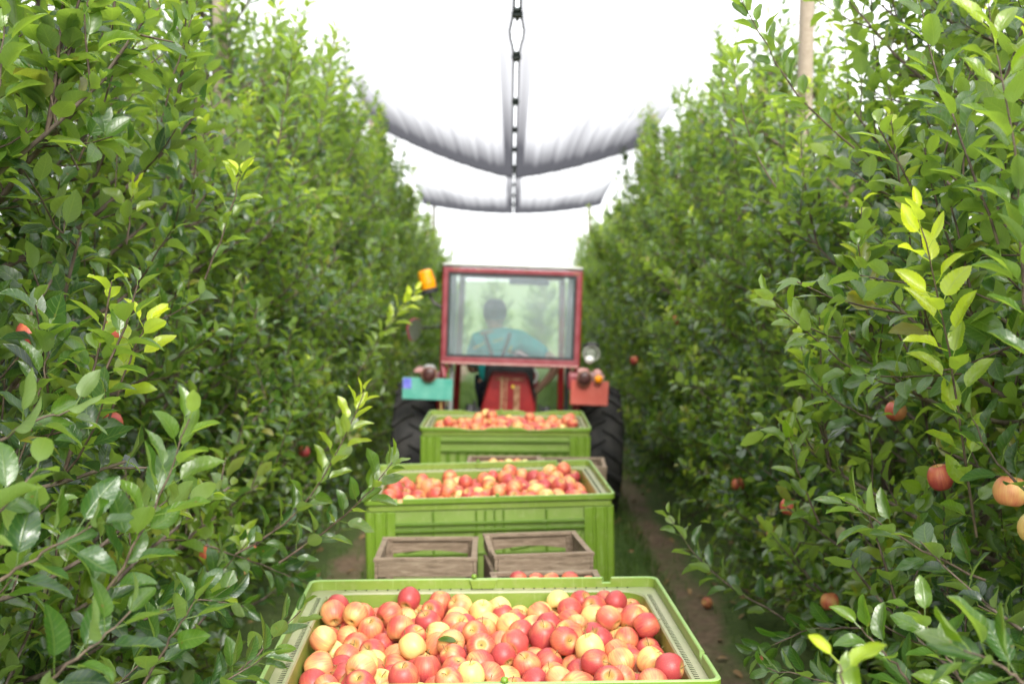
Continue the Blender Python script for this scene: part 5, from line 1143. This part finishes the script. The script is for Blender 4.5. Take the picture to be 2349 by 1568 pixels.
# work lamp standing on the right mudguard
c = L(1356, 812, 9.36); M4 = Matrix.Translation(c) @ Matrix.Rotation(R(78), 4, 'X')
mb = MB(); mb.lathe([(.03, -.07), (.050, -.05), (.066, -.01), (.070, .03), (.066, .034), (.060, .0)], 24, M4); lp = mb.build('work_lamp', M['cream'], trac, smooth='auto')
mb = MB(); mb.lathe([(.0595, .010), (.045, .018), (.02, .022)], 20, M4); mb.build('lens', M['lampback'], lp, smooth=True)
mb = MB(); mb.lathe([(.012, .0), (.030, .012), (.042, .032), (.036, .056), (.015, .066)], 18, Matrix.Translation(L(1352, 834, 9.28))); mb.build('bulb_cover', M['lampglass'], lp, smooth=True)
mb = MB(); mb.tube([c + Vector((-.06, .01, .066)), c + Vector((-.03, -.012, .088)), c + Vector((.03, -.012, .088)), c + Vector((.06, .01, .066))], .016, 8); mb.build('lamp_hood', M['rubber'], lp, smooth='auto')
# amber beacon on a stalk at the left of the roof
b0 = L(985, 664, 9.45); ax = (L(972, 614, 9.45) - b0).normalized(); qz = ax.to_track_quat('Z', 'Y').to_matrix().to_4x4(); M4 = Matrix.Translation(b0) @ qz
mb = MB(); mb.lathe([(.055, -.035), (.075, -.03), (.075, .0), (.060, .008)], 22, M4); bc = mb.build('beacon', M['rubber'], trac, smooth='auto')
mb = MB(); mb.lathe([(.066, .010), (.068, .05), (.072, .052), (.066, .10), (.062, .155), (.045, .17), (.02, .173)], 22, M4); mb.build('lens', M['amber'], bc, smooth='auto')
mb = MB(); mb.tube([b0 + Vector((0, 0, -.03)), b0 + Vector((.03, 0, -.10)), (-.59, -.56, b0.z - .16)], .013, 8); mb.build('beacon_arm', M['steel'], trac, smooth='auto')
# mirror
c = L(950, 756, 9.7); mb = MB(); n = 20
pl = [((.058 + (.012 if math.sin(2*math.pi*i/n) > 0 else 0)) * math.cos(2*math.pi*i/n), .105 * math.sin(2*math.pi*i/n)) for i in range(n)]
M4 = Matrix.Translation(c) @ Matrix.Rotation(R(8), 4, 'Y') @ Matrix.Rotation(R(14), 4, 'Z')
mb.prism(pl, .0, .035, 'y', M4); mr = mb.build('mirror', M['red'], trac, bevel=.006)
mb = MB(); mb.prism([(a * .9 + .008, b * .92) for a, b in pl], -.004, -.0005, 'y', M4); mb.build('mirror_glass', M['mirror'], mr)
mb = MB(); mb.tube([c + Vector((0, .03, 0)), c + Vector((.10, .10, .02)), (-.56, .4, c.z)], .010, 8); mb.build('mirror_arm', M['steel'], trac, smooth='auto')
# interior mirror hanging from the windscreen top
mb = MB(); mb.box(-.03, .35, .46, .49, 2.05, 2.105); mb.build('sun_visor', M['rubber'], trac, bevel=.01)

# ------------------------------------------------------------------ driver
def skin_obj(name, verts, edges, m_, parent, root_i=0, sub=2, origin=Vector((0, 0, 0))):
    me = bpy.data.meshes.new(name); me.from_pydata([Vector(v[:3]) - origin for v in verts], edges, []); me.materials.append(m_)
    o = bpy.data.objects.new(name, me); col.objects.link(o); o.parent = parent
    md = o.modifiers.new('skin', 'SKIN'); md.use_smooth_shade = True
    sv = me.skin_vertices[0].data
    for i, v in enumerate(verts):
        r = v[3]; sv[i].radius = (r if isinstance(r, tuple) else (r, r)); sv[i].use_root = (i == root_i)
    s_ = o.modifiers.new('sub', 'SUBSURF'); s_.levels = sub; s_.render_levels = sub
    return o
PO = Vector((-.12, 9.93, 1.12))
per = empty('person', PO); tag(per, 'tractor driver seen from behind in dark cap, teal shirt and dark braces', 'person')
V = [(-.12, 9.93, 1.12, (.15, .11)), (-.12, 9.93, 1.28, (.14, .10)), (-.13, 9.94, 1.44, (.15, .10)), (-.13, 9.96, 1.56, (.13, .085)), (-.145, 9.98, 1.635, .072),
     (-.15, 9.99, 1.69, .070), (-.155, 10.0, 1.745, (.082, .095)), (-.155, 10.0, 1.83, (.080, .098)), (-.155, 10.0, 1.885, (.055, .07)),
     (-.30, 9.96, 1.545, .078), (-.365, 9.99, 1.40, .060), (-.37, 10.06, 1.27, .047), (-.27, 10.28, 1.30, .036), (-.17, 10.43, 1.33, .027),     # left arm to the wheel
     (.08, 9.95, 1.545, .080), (.24, 9.94, 1.45, .064), (.42, 9.93, 1.34, .050), (.35, 9.98, 1.22, .040), (.24, 10.03, 1.10, .030),          # right arm out and down
     (-.24, 9.98, 1.10, .105), (-.26, 10.36, 1.13, .075), (-.26, 10.42, .93, .058), (-.26, 10.40, .80, .045), (-.26, 10.55, .775, .038),
     (.02, 9.98, 1.10, .105), (.10, 10.34, 1.13, .075), (.14, 10.42, .93, .058), (.14, 10.40, .80, .045), (.14, 10.55, .775, .038),
     (-.155, 10.095, 1.775, (.022, .02)), (-.155, 10.125, 1.755, (.013, .012)), (-.155, 10.07, 1.69, (.035, .03)),                              # nose, chin
     (-.24, 9.99, 1.775, (.012, .022)), (-.07, 9.99, 1.775, (.012, .022))]                                                                      # ears
E_ = [(0, 1), (1, 2), (2, 3), (3, 4), (4, 5), (5, 6), (6, 7), (7, 8), (3, 9), (9, 10), (10, 11), (11, 12), (12, 13), (3, 14), (14, 15), (15, 16), (16, 17), (17, 18),
      (0, 19), (19, 20), (20, 21), (21, 22), (22, 23), (0, 24), (24, 25), (25, 26), (26, 27), (27, 28), (6, 29), (29, 30), (6, 31), (6, 32), (6, 33)]
def hand(wi, c, d, side):
    """palm and five curled fingers from wrist vertex wi, pointing along d"""
    d = Vector(d).normalized(); up = Vector((0, 0, 1)) if abs(d.z) < .8 else Vector((0, 1, 0)); x = d.cross(up).normalized() * side; nn_ = x.cross(d).normalized()
    p = Vector(c) + d * .05; V.append((*p, (.034, .018))); pi = len(V) - 1; E_.append((wi, pi))
    for k, (off, ln) in enumerate(((-.028, .062), (-.010, .074), (.009, .078), (.027, .070))):
        q0 = p + d * .038 + x * off; q1 = q0 + d * ln * .45 - nn_ * .008; q2 = q1 + d * ln * .25 - nn_ * ln * .35; q3 = q2 - nn_ * ln * .25 - d * ln * .05
        b = len(V); V.extend([(*q0, .0095), (*q1, .009), (*q2, .0085), (*q3, .0075)]); E_.extend([(pi, b), (b, b+1), (b+1, b+2), (b+2, b+3)])
    q0 = p - x * .030 - d * .008; q1 = q0 - x * .022 + d * .022 - nn_ * .008; q2 = q1 - x * .004 + d * .026 - nn_ * .012
    b = len(V); V.extend([(*q0, .011), (*q1, .0105), (*q2, .009)]); E_.extend([(pi, b), (b, b+1), (b+1, b+2)])
hand(13, V[13][:3], (.10, .10, .02), 1); hand(18, V[18][:3], (-.10, .05, -.14), -1)
skin_obj('body', V, E_, M['skin'], per, 0, 2, PO)
SV = [(-.12, 9.93, 1.14, (.20, .18)), (-.12, 9.93, 1.28, (.20, .175)), (-.13, 9.94, 1.44, (.215, .18)), (-.13, 9.96, 1.56, (.19, .155)), (-.145, 9.975, 1.645, .084),
      (-.30, 9.96, 1.545, .098), (-.355, 9.99, 1.41, .082), (-.36, 10.03, 1.30, .076), (.08, 9.95, 1.545, .100), (.23, 9.94, 1.455, .090), (.32, 9.935, 1.40, .082)]
skin_obj('shirt', SV, [(0, 1), (1, 2), (2, 3), (3, 4), (3, 5), (5, 6), (6, 7), (3, 8), (8, 9), (9, 10)], M['shirt'], per, 0, 2, PO)
TV = [(-.12, 9.93, 1.10, (.175, .155)), (-.12, 9.93, 1.20, (.188, .155)), (-.24, 9.98, 1.10, .125), (-.26, 10.36, 1.13, .092), (-.26, 10.42, .93, .075), (-.26, 10.41, .82, .066),
      (.02, 9.98, 1.10, .125), (.10, 10.34, 1.13, .092), (.14, 10.42, .93, .075), (.14, 10.41, .82, .066)]
skin_obj('trousers', TV, [(0, 1), (0, 2), (2, 3), (3, 4), (4, 5), (0, 6), (6, 7), (7, 8), (8, 9)], M['navy'], per, 0, 2, PO)
cc = Vector((-.155, 9.995, 1.80)) - PO
mb = MB(); M4 = Matrix.Translation(cc) @ Matrix.Rotation(R(4), 4, 'X') @ Matrix.Diagonal((1, 1.16, 1, 1))
mb.lathe([(.100, -.055), (.106, -.02), (.106, .03), (.098, .07), (.078, .102), (.045, .120), (.01, .125)], 26, M4)
mb.prism([(.085 * math.cos(a), .10 + .085 * math.sin(a)) for a in [R(q) for q in range(-10, 191, 20)]], -.02, -.012, 'z', Matrix.Translation(cc)); mb.build('cap', M['cap'], per, smooth='auto')
mb = MB(); mb.lathe([(.020, 0), (.018, .004)], 16, Matrix.Translation(cc + Vector((.012, -.118, -.018))) @ Matrix.Diagonal((1, 1, 1.3, 1)) @ Matrix.Rotation(R(90), 4, 'X')); mb.build('hair', M['rubber'], per)
mb = MB()
back = lambda x, z: Vector((x, 9.93 - (.180 - .35 * (x + .13) ** 2 - .18 * max(0, z - 1.45)), z)) - PO
for s in (-1, 1):
    pts = [(-.13 + s * .11, 1.625), (-.13 + s * .095, 1.56), (-.13 + s * .062, 1.47), (-.13 + s * .040, 1.40), (-.13 + s * .040, 1.30), (-.13 + s * .050, 1.20)]
    for a, b in zip(pts, pts[1:]): mb.bar(back(*a), back(*b), .034, .006, up=(0, 1, 0))
mb.build('braces', M['navy'], per)
mb = MB()       # the worn yellow print across the shoulders, too small to read
for x0, x1, z0, z1 in ((-.345, -.245, 1.475, 1.525), (-.175, -.075, 1.535, 1.565), (-.03, -.005, 1.44, 1.50)):
    k = 5
    for i in range(k):
        t = (i + .5) / k; a = back(x0 + (x1 - x0) * t, z0 + (z1 - z0) * t) + Vector((0, -.006, 0)); mb.bar(a, a + Vector((.004, 0, .022)), .010, .004, up=(0, 1, 0))
mb.build('shirt_print', M['yellow'], per)
